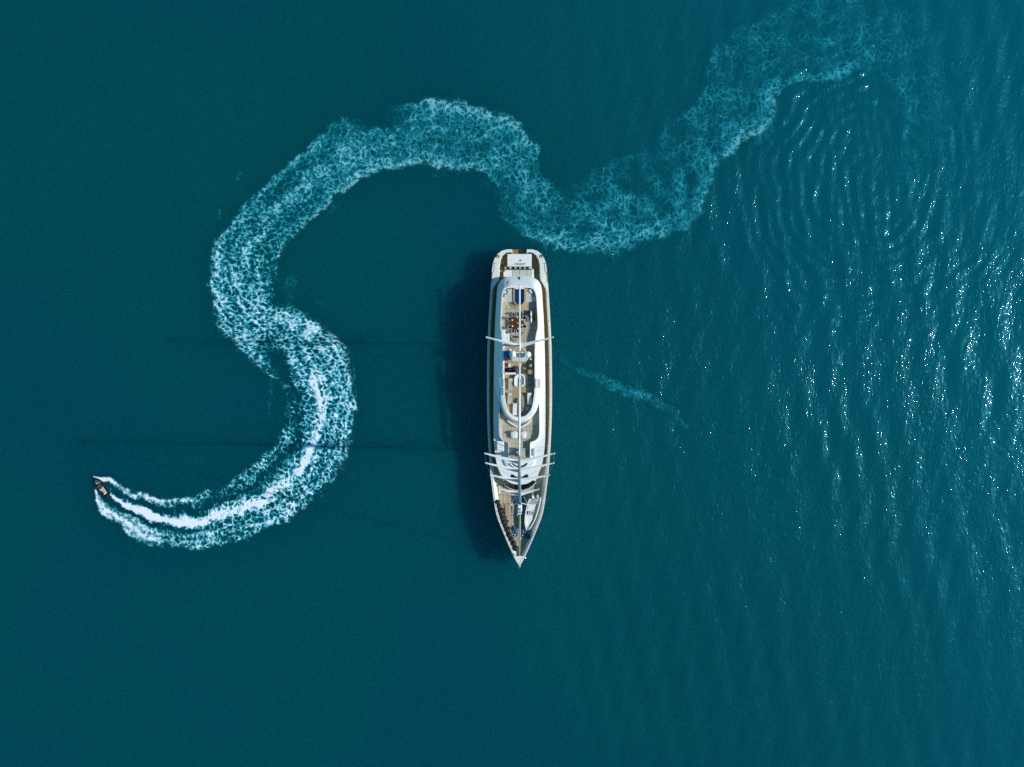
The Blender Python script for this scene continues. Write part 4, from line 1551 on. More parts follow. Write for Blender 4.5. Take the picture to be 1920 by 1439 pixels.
mb.tube([(p.x + .18 * math.cos(a) * (1 - k / 60), p.y + .18 * math.sin(a) * (1 - k / 60), ZD + .05 + k * .003) for k, a in enumerate(np.linspace(0, 6 * math.pi, 40))], .04, 5)
tag(mb.build("hose_coil", RED), "small reddish coil on the left side of the aft deck", "hose")
# flag on the after bulwark
fl = empty("ensign_flag", P(951.5, 540, ST), "limp dark red flag on a short staff at the left after corner of the sundeck", "flag")
mb = MB().tube([P(951.6, 542, ST), P(951.2, 531, ST + .9)], .03, 6)
mb.build("flag_staff", FRAME, fl)
fp = [(953.8, 526.2), (955.0, 527.2), (952.6, 528.6), (951.6, 530.4), (952.0, 532.6), (950.0, 532.4), (949.0, 530.6), (950.2, 528.2)]
pts = [P(x, y, ST + .95 - .05 * abs(i - 3)) for i, (x, y) in enumerate(fp)]
mb = MB()
mb.add(pts + [p - Vector((0, 0, .08)) for p in pts], [tuple(range(8)), tuple(range(15, 7, -1))] + [(i, (i + 1) % 8, 8 + (i + 1) % 8, 8 + i) for i in range(8)])
mb.build("flag_cloth", RED, fl)
mb = MB().tube([P(953, 531.4, ST + .6), P(958.6, 531.4, ST + .6)], .025, 5)
mb.build("flag_halyard", FRAME, fl)
# sunpads beside the pool
for pts, lab in (([(942.8, 552), (946.4, 545), (951, 541.6), (961.6, 541.6), (961.6, 566.6), (942.4, 566.6)], "pale grey sunpad left of the blue pool"),
                 ([(986, 541.6), (995, 541.6), (1001, 546), (1004.2, 554), (1005.4, 566.6), (986, 566.6)], "pale grey sunpad right of the blue pool, partly shaded")):
    mb = MB().pprism(pts, SF + .02, SF + .42)
    tag(mb.build("sun_pad", CUSH), lab, "sunpad", "sunpads beside the pool")
# towels and dark cushions on the pads
def bundle(px, py, z, label, cat, pieces, name):
    r = empty(name, P(px, py, z), label, cat)
    for nm, m_, q in pieces:
        b = MB()
        for x, y, w, h, ht, rot in q:
            p = P(x, y, z)
            cs, sn = math.cos(rot), math.sin(rot)
            pts = [(p.x + cs * u * w / 20 - sn * v * h / 20, p.y + sn * u * w / 20 + cs * v * h / 20) for u, v in ((-1, -.7), (-.6, -1), (.7, -1), (1, -.5), (1, .8), (.5, 1), (-.8, 1), (-1, .4))]
            b.prism(pts, z, z + ht)
        b.each(nm, m_, r)
    return r
zp = SF + .42
bundle(951, 548, zp, "jumble of white towels and black straps on the left sunpad", "towels",
       [("towel", CUSHW, [(952, 545.6, 5, 3, .2, .4), (947.6, 549, 4, 3, .18, -.5), (953.6, 549.5, 4.4, 2.2, .16, .9), (956, 543.4, 3, 2, .2, 0)]),
        ("strap", BLACK, [(950.2, 545.0, 4, 1.1, .26, -.6), (949.4, 550.6, 5.4, 1.0, .25, .25), (955.4, 542.8, 1.4, 2.4, .26, .2), (945.2, 555, 1.2, 5.2, .2, -.2), (952.4, 547.4, 3, .9, .26, .8)])], "towel_pile")
bundle(997, 547, zp, "crumpled white towel in the shade on the right sunpad", "towel",
       [("towel", CUSHW, [(994, 545.4, 4.4, 3, .3, .6), (996.6, 548.4, 3.4, 3.4, .26, -.4)]), ("strap", LBLUE, [(999, 545.6, 4, 2, .12, .9), (1001.2, 552, 2, 5, .1, .1)])], "towel_pile")
# dining table
tbl = empty("dining_table", P(969.8, 605.8, SF), "round varnished mahogany dining table laid for a meal on the sundeck", "table")
c = P(969.8, 605.8, SF + .76)
MB().disc((c.x, c.y), 1.24, SF + .70, SF + .76, 10).build("tabletop", MAHOG, tbl)
MB().tube([(c.x, c.y, SF), (c.x, c.y, SF + .7)], .22, 12).build("table_leg", MAHOG, tbl)
plates = [(960.4, 600.6), (960.8, 611.8), (969.8, 594.6), (978.8, 599.6), (978.8, 610.2), (971.6, 616.6)]
where = ["upper left", "lower left", "top", "upper right", "lower right", "bottom"]
for (x, y), w_ in zip(plates, where):
    p = P(x, y, SF + .76)
    mb = MB().disc((p.x, p.y), .15, SF + .762, SF + .79, 14)
    mb.disc((p.x, p.y), .10, SF + .79, SF + .84, 12)
    tag(mb.build("plate", CUSHW), "white plate with napkin at the %s of the round dining table" % w_, "plate", "plates on the dining table")
p = P(969.8, 606, SF + .76)
mb = MB().sphere((p.x, p.y, SF + .86), .17, 12, 6, .6)
tag(mb.build("fruit_bowl", AMBER), "amber bowl in the centre of the round dining table", "bowl")
def dining_chair():
    r = empty("dining_chair", (0, 0, 0))
    MB().box((-.24, -.24, .40), (.24, .24, .48), .04).build("seat", BLACK, r, local=True)
    MB().box((-.25, -.32, .46), (.25, -.25, .95), .03).build("backrest", DGREY, r, local=True)
    m_ = MB()
    m_.tube([(-.26, .2, .62), (-.27, -.3, .64), (-.25, -.34, .95), (.25, -.34, .95), (.27, -.3, .64), (.26, .2, .62)], .028, 6)
    m_.build("chair_frame", CUSHW, r, local=True)
    for sx in (-1, 1):
        for sy in (-1, 1):
            MB().tube([(sx * .21, sy * .21, 0), (sx * .21, sy * .21, .42)], .022, 5).build("leg", SPAR, r, local=True)
    return r
ch0 = dining_chair()
spots = [(955.0, 597.8, "upper left"), (956.0, 613.8, "lower left"), (963.0, 590.4, "top left"), (971.6, 589.4, "top right"), (983.4, 596.4, "upper right"),
         (983.8, 612.0, "lower right"), (962.2, 620.6, "bottom left"), (971.4, 620.8, "bottom right")]
for i, (x, y, w_) in enumerate(spots):
    p = P(x, y, SF + .5)
    rz = math.atan2(c.y - p.y, c.x - p.x) - math.pi / 2
    lab = "dark dining chair with white frame at the %s of the round table" % w_
    if i == 0:
        ch0.location = (p.x, p.y, SF)
        ch0.rotation_euler = (0, 0, rz)
        tag(ch0, lab, "chair", "chairs round the dining table")
    else:
        copy_tree(ch0, (p.x, p.y, SF), rz, lab)
# right side of the dining deck
for x0, y0, x1, y1, m_, lab in ((983.2, 582.4, 993.6, 593.4, DGREY, "dark grey deck mat right of the dining table, nearer the pool"), (988, 593.8, 993.8, 604.2, GREYM, "mid grey deck mat beside the dining table")):
    tag(MB().pbox(x0, y0, x1, y1, SF + .01, SF + .14, .03).build("deck_mat", m_), lab, "mat")
mb = MB()
mb.tube([P(995.3, 583, SF + 1.2), P(995.4, 586, SF + 1.2), P(995.6, 590, SF + 1.2), P(995.8, 594.5, SF + 1.2), P(995.8, 598, SF + 1.2), P(995.8, 602, SF + 1.2), P(995.8, 606, SF + 1.2)], [.03, .10, .17, .05, .13, .15, .03], 8)
mb.tube([P(995.8, 594.5, SF + 1.1), (P(995.8, 594.5, SF + 1.1).x, P(995.8, 594.5, SF + 1.1).y, SF)], .05, 6)
tag(mb.build("furled_parasol", CUSHW, None, True), "slender white furled parasol lying fore and aft right of the dining table", "parasol")
pl = empty("bench", P(1001, 593, SF), "olive bench along the right bulwark beside the dining table", "bench")
MB().pbox(997.2, 583.2, 1005.6, 601.5, SF, SF + .42, .04).build("bench_base", TEAK_STEP, pl)
MB().pbox(997.6, 583.6, 1005.4, 601.0, SF + .42, SF + .55, .05).build("seat_cushion", OLIVE, pl)
MB().pbox(1003.6, 583.6, 1005.8, 601.0, SF + .55, SF + .85, .04).build("backrest", OLIVE, pl)
pt = empty("potted_plant", P(999, 586, SF + .55), "small green plant at the pool end of the olive bench", "plant")
p = P(999, 586.2, SF + .6)
MB().disc((p.x, p.y), .16, SF + .56, SF + .74, 10).build("pot", DGREY, pt)
mb = MB()
for k in range(26):
    a, el, rr = random.uniform(0, 6.28), random.uniform(.1, 1.2), random.uniform(.15, .38)
    q = Vector((p.x + rr * math.cos(a), p.y + rr * math.sin(a), SF + .75 + rr * math.sin(el)))
    d = Vector((math.cos(a), math.sin(a), .3)) * .14
    e = Vector((-math.sin(a), math.cos(a), 0)) * .05
    mb.add([q - d, q + e, q + d, q - e], [(0, 1, 2, 3)])
mb.build("foliage", PLANT, pt)
# left side: console and locker stack
cn = empty("bar_console", P(951, 634, SF), "tall white bar console on the left of the sundeck aft of the mast", "bar")
MB().pbox(947.0, 626.4, 955.2, 643, SF, SF + 1.0, .05).build("counter", WHITE, cn)
MB().pbox(955.3, 627.4, 956.6, 643, SF, SF + .5).build("foot_rail", FRAME, cn)
lk = empty("stair_block", P(944, 628, SF), "white stepped locker against the left bulwark by the dining table", "locker")
for k in range(3):
    MB().pbox(939.8 + k * 1.6, 618.8 + k * 4.2, 947.2, 642, SF + .1, SF + 1.05 - .12 * k, .04).build("step", WHITE, lk)
# deck ladder and struts before the mast
mb = MB()
for q in ([(962, 640.5), (969.8, 632.6)], [(956.4, 632), (964.2, 640.5)], [(960, 628), (972, 644)], [(978, 624), (984, 624)]):
    mb.tube([P(x, y, SF + .5) for x, y in q], .045, 5)
mb.box((P(970, 632, SF).x - .2, P(970, 632, SF).y - .15, SF), (P(970, 632, SF).x + .2, P(970, 632, SF).y + .15, SF + .5))
mb.each("deck_strut", BROWN, yacht)
mb = MB()
for k in range(5):
    a, b = P(979.5 + k * 1.5, 634.5 - k * 2.0, SF + .25), P(976 + k * 1.5, 631.5 - k * 2.0, SF + .25)
    mb.tube([a, b], .05, 5)
tag(mb.build("folding_ladder", CUSH), "short pale ladder lying on the deck right of the after boom", "ladder")
# blue covered crate beside the left dome
bx = empty("covered_crate", P(951.8, 664.5, SF), "bright blue canvas cover beside the left satellite dome", "cover")
mb = MB()
q = P(951.8, 664.6, SF + 1.9)
mb.sphere((q.x, q.y, SF + 1.0), .72, 16, 8, 1.2, -.7)
mb.build("canvas_cover", BLUE, bx, True)
MB().box((q.x - .5, q.y - .5, SF), (q.x + .5, q.y + .5, SF + .45)).build("crate_base", DGREY, bx)
# left bulwark lockers
for y0, y1, w_ in ((648.6, 653.6, "aftermost, beside the blue cover"), (670.6, 680, "beside the red stool"), (686.4, 692, "beside the oval grill"), (701.4, 709.4, "forward of the oval grill")):
    mb = MB().pbox(941.4 if y0 < 660 else 941.8, y0, 946.6 if y0 < 660 else 944.8, y1, SF + .1, ST + .12, .04)
    tag(mb.build("locker", WHITE), "small white locker on the left bulwark, " + w_, "locker", "lockers along the left bulwark")
# helm area
p = P(948.2, 684.2, SF + .6)
st_ = empty("red_stool", (p.x, p.y, SF), "round dark red stool by the left bulwark", "stool")
MB().disc((p.x, p.y), .33, SF + .48, SF + .6, 16).build("seat", RED, st_)
MB().tube([(p.x, p.y, SF), (p.x, p.y, SF + .5)], .06, 8).build("stool_post", STEEL, st_)
p = P(956.6, 685, SF + .5)
wc = empty("white_chair", (p.x, p.y, SF), "small white armchair between red stool and round table", "chair")
MB().box((p.x - .30, p.y - .34, SF + .25), (p.x + .30, p.y + .22, SF + .48), .05).build("seat", CUSHW, wc)
MB().box((p.x - .14, p.y + .20, SF + .4), (p.x + .16, p.y + .34, SF + .85), .04).build("backrest", CUSHW, wc)
for sx in (-1, 1):
    MB().box((p.x + sx * .30 - .05, p.y - .30, SF + .2), (p.x + sx * .30 + .05, p.y + .18, SF + .62), .03).build("armrest", CUSHW, wc)
p = P(956.4, 694.2, SF + 1.0)
gr = empty("oval_grill", (p.x, p.y, SF), "oval black glass-topped bar with white front on the left of the helm", "bar")
q = [(p.x - .92, p.y - .28), (p.x - .80, p.y + .22), (p.x - .4, p.y + .40), (p.x + .2, p.y + .40), (p.x + .62, p.y + .18), (p.x + .92, p.y - .30), (p.x + .3, p.y - .40), (p.x - .4, p.y - .40)]
MB().prism(q, SF + .1, SF + 1.0).build("grill_top", GLASS, gr)
MB().box((p.x - .90, p.y - .82, SF), (p.x + 1.0, p.y - .44, SF + .8), .05).build("front_counter", WHITE, gr)
mb = MB()
for k in range(4):
    mb.box((p.x - .30 + k * .16, p.y - .02, SF + 1.0), (p.x - .24 + k * .16, p.y + .16, SF + 1.02))
mb.each("grill_knob", STEEL, gr)
p = P(974.2, 694.2, SF + .7)
rt = empty("round_table", (p.x, p.y, SF), "round dark grey table under the end of the main boom", "table")
MB().disc((p.x, p.y), .74, SF + .64, SF + .70, 28).build("tabletop", mat("slate_grey", (0.085, 0.085, 0.09), .5, var=.1), rt)
MB().tube([(p.x, p.y, SF), (p.x, p.y, SF + .66)], .12, 10).build("table_leg", STEEL, rt)
# ring-shaped bar stools on wall brackets
def ring_stool(col):
    r = empty("ring_stool", (0, 0, 0))
    m_ = MB()
    m_.tube([(.36 * math.cos(a), .36 * math.sin(a), .72) for a in np.linspace(0, 2 * math.pi, 21)[:-1]], .10, 7, closed=True)
    m_.build("seat_ring", col, r, True, local=True)
    MB().disc((0, 0), .20, .62, .72, 14).build("seat", CUSH if col is BROWN else TEAK_STEP, r, local=True)
    m_ = MB()
    m_.tube([(.4, 0, .66), (.86, .0, .66)], .05, 6)
    m_.box((.84, -.30, .5), (.95, .30, .8))
    m_.build("wall_bracket", RED, r, local=True)
    MB().tube([(0, 0, 0), (0, 0, .65)], .06, 8).build("stool_post", STEEL, r, local=True)
    return r
rs = ring_stool(BROWN)
rs2 = ring_stool(mat("pale_tan_leather", (0.36, 0.28, 0.19), .7, var=.1))
for i, (x, y, o, w_) in enumerate(((995.2, 673.4, None, "brown ring-shaped stool on the right bulwark nearest the dome"), (995.6, 685.8, 1, "brown ring-shaped stool, middle one of the right bulwark"), (993.8, 697.6, 2, "pale tan ring-shaped stool forward of the two brown ones"))):
    pos = P(x, y, SF + .7)
    pos.z = SF
    if o is None:
        rs.location = pos
        tag(rs, w_, "stool", "ring stools on the right bulwark")
    elif o == 1:
        copy_tree(rs, pos, 0, w_)
    else:
        rs2.location = pos
        tag(rs2, w_, "stool", "ring stools on the right bulwark")
tag(MB().pbox(987.6, 703.4, 999.8, 724.6, SF + .01, SF + .16, .03).build("deck_mat", GREYM), "wide grey mat on the right, forward of the ring stools", "mat")
tag(MB().pbox(987.6, 728, 996, 735, SF + .01, SF + .10, .03).build("deck_mat", TEAK_STEP), "small tan slatted mat on the right between grey mat and lounger", "mat")
tag(MB().pbox(970.6, 757.6, 981.0, 777.2, SF + .01, SF + .14, .03).build("deck_mat", GREYM), "grey mat at the forward end of the sundeck beside the white lounger", "mat")
tag(MB().pbox(984.6, 763.2, 993, 769.6, SF + .01, SF + .10, .03).build("deck_mat", CUSHG), "small pale mat near the forward curve of the sundeck", "mat")
# horseshoe settee
hs = empty("horseshoe_settee", P(974, 714, SF), "white horseshoe-shaped settee under the main boom", "settee")
def ushape(r, ya, yc):
    return [(CX - r, ya)] + [(CX - r * math.cos(a), yc - r * math.sin(a)) for a in np.linspace(0, math.pi, 14)] + [(CX + r, ya)]
uo, ui = ushape(9.0, 725, 711.5), ushape(3.6, 725, 712)
for nm, z0, z1, m_ in (("settee_base", SF, SF + .3, WHITE), ("seat_cushion", SF + .3, SF + .46, CUSHW)):
    mb = MB()
    vo, vi = [P(x, y, z1) for x, y in uo], [P(x, y, z1) for x, y in ui]
    mb.loft([[(p.x, p.y, z0) for p in vo], [tuple(p) for p in vo], [tuple(p) for p in vi], [(p.x, p.y, z0) for p in vi]], closed=False)
    for e in (0, -1):
        mb.add([(vo[e].x, vo[e].y, z0), tuple(vo[e]), tuple(vi[e]), (vi[e].x, vi[e].y, z0)], [(0, 1, 2, 3)])
    mb.build(nm, m_, hs)
mb = MB()
uo2 = ushape(9.2, 722, 711.5)
mb.tube([P(x, y, SF + .62) for x, y in uo2], .14, 7)
mb.build("backrest", CUSHW, hs, True)
# sun loungers
def lounger(m_):
    r = empty("sun_lounger", (0, 0, 0))
    L_, W_ = 2.15, .74
    b = MB()
    b.loft([[(-W_ / 2, -L_ / 2, .30), (W_ / 2, -L_ / 2, .30), (W_ / 2, .25, .30), (-W_ / 2, .25, .30)], [(-W_ / 2, -L_ / 2, .42), (W_ / 2, -L_ / 2, .42), (W_ / 2, .25, .42), (-W_ / 2, .25, .42)]], True, True)
    b.build("mattress", m_, r, local=True)
    b = MB()
    b.loft([[(-W_ / 2, .26, .30), (W_ / 2, .26, .30), (W_ / 2, L_ / 2, .62), (-W_ / 2, L_ / 2, .62)], [(-W_ / 2, .26, .42), (W_ / 2, .26, .42), (W_ / 2, L_ / 2 - .05, .74), (-W_ / 2, L_ / 2 - .05, .74)]], True, True)
    b.build("backrest", m_, r, local=True)
    b = MB()
    b.box((-.26, L_ / 2 - .38, .70), (.26, L_ / 2 - .18, .78), .03)
    b.build("pillow", CUSHW, r, local=True)
    for sx in (-1, 1):
        for y in (-.9, .75):
            MB().box((sx * .30 - .04, y - .04, 0), (sx * .30 + .04, y + .04, .31)).build("leg", STEEL, r, local=True)
    return r
lg, lw = lounger(CUSHG), lounger(CUSHW)
for o, src, x, y, rz, lab in ((lg, None, 957.2, 720.6, 0.0, "grey-green sun lounger on the left beside the horseshoe settee"), (None, lg, 955.8, 747.6, -.05, "grey-green sun lounger on the left by the curved bulwark"),
                              (lw, None, 992.8, 747.8, .05, "white sun lounger alone on the right side of the sundeck"), (None, lw, 965.4, 767.4, -.02, "white sun lounger at the forward end of the sundeck")):
    pos = P(x, y, SF + .4)
    pos.z = SF
    if o:
        o.location, o.rotation_euler = pos, (0, 0, rz)
        tag(o, lab, "lounger", "sun loungers on the sundeck")
    else:
        copy_tree(src, pos, rz, lab)
p = P(974.4, 752.4, SF + .5)
sd = empty("side_table", (p.x, p.y, SF), "small round grey table between the forward loungers", "table")
MB().disc((p.x, p.y), .52, SF + .42, SF + .48, 22).build("tabletop", GREYM, sd)
MB().tube([(p.x, p.y, SF), (p.x, p.y, SF + .44)], .09, 8).build("table_leg", FRAME, sd)
# forward cockpit seats and table
for x0, x1, lab in ((957.4, 970.6, "puffy white beanbag sofa left of the boom in the forward cockpit"), (976.2, 987.2, "puffy white beanbag sofa right of the boom in the forward cockpit")):
    r = empty("beanbag_sofa", P((x0 + x1) / 2, 816, CF), lab, "sofa", "beanbag sofas in the forward cockpit")
    a, b = P(x0, 808.4, CF + .6), P(x1, 822.8, CF + .6)
    cx, cy, hw, hh = (a.x + b.x) / 2, (a.y + b.y) / 2, (b.x - a.x) / 2, (a.y - b.y) / 2
    mb = MB()
    rr = []
    for z, k in ((CF, .82), (CF + .18, 1.0), (CF + .5, .98), (CF + .68, .82), (CF + .74, .5)):
        rr.append([(cx + hw * k * math.copysign(abs(math.cos(t)) ** .55, math.cos(t)), cy + hh * k * math.copysign(abs(math.sin(t)) ** .55, math.sin(t)), z + .03 * math.sin(5 * t)) for t in np.linspace(0, 2 * math.pi, 25)[:-1]])
    mb.loft(rr, True, True)
    mb.build("seat_cushion", CUSHW, r, True)
    mb = MB()
    mb.tube([(cx - hw * .75, cy + hh * .5, CF + .78), (cx, cy + hh * .62, CF + .86), (cx + hw * .75, cy + hh * .5, CF + .78)], .2, 8)
    mb.build("backrest", CUSHW, r, True)
ct = empty("cockpit_table", P(980, 848.5, CF), "grey notched table at the forward end of the cockpit", "table")
mb = MB().pprism([(976, 841), (985, 841), (985, 844.6), (983.2, 846.2), (985, 848), (985, 851.4), (983.2, 853), (985.4, 854.6), (985.4, 857.4), (976, 857.4)], CF + .66, CF + .72)
mb.build("tabletop", CUSHG, ct)
p = P(980, 849, CF)
MB().tube([(p.x, p.y, CF), (p.x, p.y, CF + .68)], .15, 8).build("table_leg", STEEL, ct)
cs = empty("instrument_console", P(970, 846, CF), "blue-grey instrument console left of the fore mast foot", "console")
MB().pbox(967.4, 841, 972.6, 851.5, CF, CF + 1.0, .08).build("console_body", mat("blue_grey_paint", (0.22, 0.33, 0.40), .5, var=.1), cs)
MB().pbox(968.4, 842.5, 971.6, 846, CF + 1.0, CF + 1.03).build("display", GLASS, cs)
# fenders along the left side of the foredeck
def fender():
    r = empty("ball_fender", (0, 0, 0))
    m_ = MB()
    m_.sphere((0, 0, .46), .50, 18, 12, .92)
    m_.build("fender_ball", BLACK, r, True, local=True)
    m_ = MB()
    m_.tube([(.12 * math.cos(a), .12 * math.sin(a), .93) for a in np.linspace(0, 2 * math.pi, 11)[:-1]], .04, 5, closed=True)
    m_.build("lifting_eye", DGREY, r, local=True)
    return r
f0 = fender()
fsp = [(491, 208), (521, 288), (547, 372), (572, 434), (592, 502), (612, 568), (640, 640), (672, 712), (706, 802), (746, 878), (788, 958), (822, 1042), (585, 350), (604, 418), (622, 494), (657, 562), (697, 690)]
lb = ["rearmost", "second", "third", "fourth", "fifth", "sixth", "seventh", "eighth", "ninth", "tenth", "eleventh", "foremost"]
li = ["third", "fourth", "fifth", "sixth", "eighth"]
for i, (zx, zy) in enumerate(fsp):
    x, y = 880 + zx / 9.6, 920 + zy / 9.6
    up_ = zcap(y) - .62 if i < 12 else zdeck(y) + .01
    pos = P(x + (1.2 if i < 12 else 2.0), y, up_ + .5)
    pos.z = up_
    lab = ("black ball fender, %s from aft in the row along the left foredeck bulwark" % lb[i]) if i < 12 else ("black ball fender lying inboard of the %s one from aft on the left foredeck" % li[i - 12])
    sc = (1.12 if i == 0 else random.uniform(1.0, 1.1)) if i < 12 else random.uniform(.70, .80)
    if i == 0:
        f0.location = pos
        f0.scale = (sc * 1.08, sc * .8, sc * .9)
        tag(f0, lab, "fender", "black fenders stowed on the foredeck")
    else:
        copy_tree(f0, pos, random.uniform(0, 3), lab, (sc, sc, sc * .9))
bg_ = MB()
c_ = P(990.4, 1006.5, zdeck(1006) + .4)
rr = []
z = zdeck(1006)
for zz, k in ((z, .8), (z + .2, 1), (z + .5, .95), (z + .72, .5)):
    rr.append([(c_.x + k * (.58 * math.cos(t) * math.cos(-.8) - .36 * math.sin(t) * math.sin(-.8)), c_.y + k * (.58 * math.cos(t) * math.sin(-.8) + .36 * math.sin(t) * math.cos(-.8)), zz) for t in np.linspace(0, 2 * math.pi, 15)[:-1]])
bg_.loft(rr, True, True)
tag(bg_.build("kit_bag", BLACK, None, True), "black bag on the foredeck by the right bulwark ahead of the white tender", "bag")
tag(MB().pbox(987.4, 993.6, 992.4, 998.2, zdeck(996), zdeck(996) + .35, .05).build("deck_box", BLUE), "small blue box at the nose of the white tender", "box")
# white tender on the foredeck ----------------------------------------------------------------
ZT = zdeck(960)
tn = empty("deck_tender", P(997, 962, ZT), "white tender stowed on the right of the foredeck, nose forward", "tender")
sec = [(0.0, 933.5, 10.6), (0.08, 937, 12.2), (.25, 946, 12.8), (.45, 957, 12.6), (.62, 968, 11.8), (.78, 978, 9.8), (.90, 986, 7.0), (.97, 991.5, 4.4), (1.0, 993.8, 2.2)]
ax_ = lambda f: 1003.6 - 11.8 * f - 2.2 * f * f
def tring(dw, z, zr=0.0):
    R, L = [], []
    for f, y, w in sec:
        ww = max(.6, w + dw)
        sk = 1.5 * (1 - 2 * 0)  # beam is drawn square to the keel
        R.append(tuple(P(ax_(f) + ww, y - ww * .10 + 0.6, z + zr * f)))
        L.append(tuple(P(ax_(f) - ww, y + ww * .10 + 0.6, z + zr * f)))
    return R + L[::-1]
mb = MB()
mb.loft([tring(-7, ZT + .25), tring(-2.0, ZT + .6, .1), tring(0, ZT + 1.25, .3), tring(-.3, ZT + 1.36, .3), tring(-2.4, ZT + 1.36, .3), tring(-3.0, ZT + .85, .2)], True, False)
mb.build("tender_hull", WHITE, tn, True)
mb = MB()
q = tring(-2.8, ZT + .86, .2)
k_ = len(sec)
mb.add(q, [(i, i + 1, 2 * k_ - 2 - i, 2 * k_ - 1 - i) for i in range(k_ - 1)])
mb.build("tender_floor", mat("tender_grey", (0.33, 0.37, 0.40), .6, var=.1), tn)
def tq(f, u):
    """point in the tender: f along (0 stern .. 1 bow), u across (-1 left .. 1 right), px"""
    y = np.interp(f, [s[0] for s in sec], [s[1] for s in sec])
    w = np.interp(f, [s[0] for s in sec], [s[2] for s in sec]) - 3
    return ax_(f) + u * w, y - u * w * .10 + .6
mb = MB()
mb.pprism([tq(.58, -1.05), tq(.58, .35), tq(.72, .55), tq(.86, .62), tq(.97, .5), tq(1.0, 0), tq(.97, -1), tq(.8, -1.05)], ZT + .9, ZT + 1.34)
mb.build("bow_pad", CUSHW, tn)
mb = MB()
mb.pprism([tq(.20, -1.0), tq(.20, .42), tq(.46, .42), tq(.46, -1.0)], ZT + .8, ZT + 1.5)
mb.build("engine_box", CUSHW, tn)
mb = MB()
mb.pprism([tq(.48, -.6), tq(.48, .4), tq(.56, .35), tq(.56, -.75)], ZT + .8, ZT + 1.7)
cons = mb.build("console", WHITE, tn)
mb = MB()
for u in (-.35, -.05, .2):
    x, y = tq(.52, u)
    p = P(x, y, ZT + 1.72)
    mb.disc((p.x, p.y), .12, ZT + 1.7, ZT + 1.75, 10)
mb.each("dashboard_dial", DGREY, cons)
mb = MB()
mb.pprism([tq(.10, -.95), tq(.10, .95), tq(.17, .95), tq(.17, -.95)], ZT + .8, ZT + 1.25)
mb.build("stern_seat", CUSHW, tn)
for u in (-.5, .1, .7):
    x, y = tq(.135, u)
    p = P(x, y, ZT + 1.26)
    MB().box((p.x - .2, p.y - .07, ZT + 1.25), (p.x + .2, p.y + .07, ZT + 1.33), .02).build("seat_strap", FRAME, tn)
for u in (-.62, .55):
    x, y = tq(-.02, u)
    p = P(x, y - 2, ZT + 1.4)
    b = MB()
    b.box((p.x - .22, p.y - .35, ZT + .5), (p.x + .22, p.y + .32, ZT + 1.5), .1)
    b.build("outboard_engine", WHITE if u < 0 else CUSH, tn)
mb = MB()
mb.tube([P(*tq(.02, -.9), ZT + 1.5), P(*tq(.05, .1), ZT + 1.9), P(*tq(.10, .95), ZT + 1.5)], .05, 6)
mb.tube([P(*tq(.22, .9), ZT + 1.5), P(*tq(.24, 0), ZT + 1.75), P(*tq(.2, -.9), ZT + 1.5)], .04, 6)
mb.each("tow_bar", STEEL, tn)

# ------------------------------------------------------------------ speedboat and its driver
sb = empty("speedboat", P(192, 914, 0), "small dark inflatable speedboat turning at the head of the white wake", "speedboat")
bow, stern = P(179.5, 897.5, .4), P(201.6, 929.8, .4)
fw = (bow - stern)
LEN = fw.length
fw.normalize()
rt_ = Vector((fw.y, -fw.x, 0))       # starboard side
O_ = stern
def S(a, b, z):
    """a metres forward of the transom, b metres to starboard"""
    v = O_ + fw * a + rt_ * b
    return Vector((v.x, v.y, z))
half = [(0.0, .60), (.6, .66), (1.4, .68), (2.2, .66), (2.9, .58), (3.4, .40), (LEN - .22, .20), (LEN - .05, 0.0)]
path = [S(a, b, .42 + .07 * a / LEN * a) for a, b in half] + [S(a, -b, .42 + .07 * a / LEN * a) for a, b in half[-2::-1]]
mb = MB()
mb.tube(path, [.15] + [.20] * (len(path) - 2) + [.15], 10)
mb.build("side_tube", mat("charcoal_tube", (0.006, 0.014, 0.016), .6, .2, var=.25, vscale=3), sb, True)
mb = MB()
dk = [S(a, b * .86, .32) for a, b in half[:-1]] + [S(a, -b * .86, .32) for a, b in half[-2::-1]]
kl = [S(a, b * .45, -.25 + .35 * (a / LEN) ** 3) for a, b in half[:-1]] + [S(a, -b * .45, -.25 + .35 * (a / LEN) ** 3) for a, b in half[-2::-1]]
mb.loft([[tuple(p) for p in kl], [tuple(p) for p in dk]], True, True)
mb.build("boat_hull", mat("dark_green_deck", (0.010, 0.022, 0.021), .7, .2, var=.3, vscale=3), sb)
mb = MB()
mb.loft([[tuple(S(a, b, .33)) for a, b in ((.45, -.22), (.45, .22), (1.9, .26), (1.9, -.26))], [tuple(S(a, b, .74)) for a, b in ((.5, -.17), (.5, .17), (1.85, .2), (1.85, -.2))]], True, True)
mb.build("jockey_seat", CUSHG, sb)
mb = MB()
mb.loft([[tuple(S(a, b, .74)) for a, b in ((.42, -.16), (.42, .16), (.72, .16), (.72, -.16))], [tuple(S(a, b, 1.0)) for a, b in ((.40, -.14), (.40, .14), (.56, .14), (.56, -.14))]], True, True)
mb.build("seat_back", CUSHW, sb)
mb = MB()
mb.loft([[tuple(S(a, b, .33)) for a, b in ((2.02, -.32), (2.02, .32), (2.62, .28), (2.62, -.28))], [tuple(S(a, b, .98)) for a, b in ((2.16, -.26), (2.16, .26), (2.5, .2), (2.5, -.2))]], True, True)
cs_ = mb.build("console", DGREY, sb)
mb = MB()
mb.loft([[tuple(S(a, b, .98)) for a, b in ((2.48, -.24), (2.48, .24), (2.54, .22), (2.54, -.22))], [tuple(S(a, b, 1.2)) for a, b in ((2.36, -.22), (2.36, .22), (2.39, .2), (2.39, -.2))]], True, True)
mb.build("windscreen", BLUEG, cs_)
mb = MB()
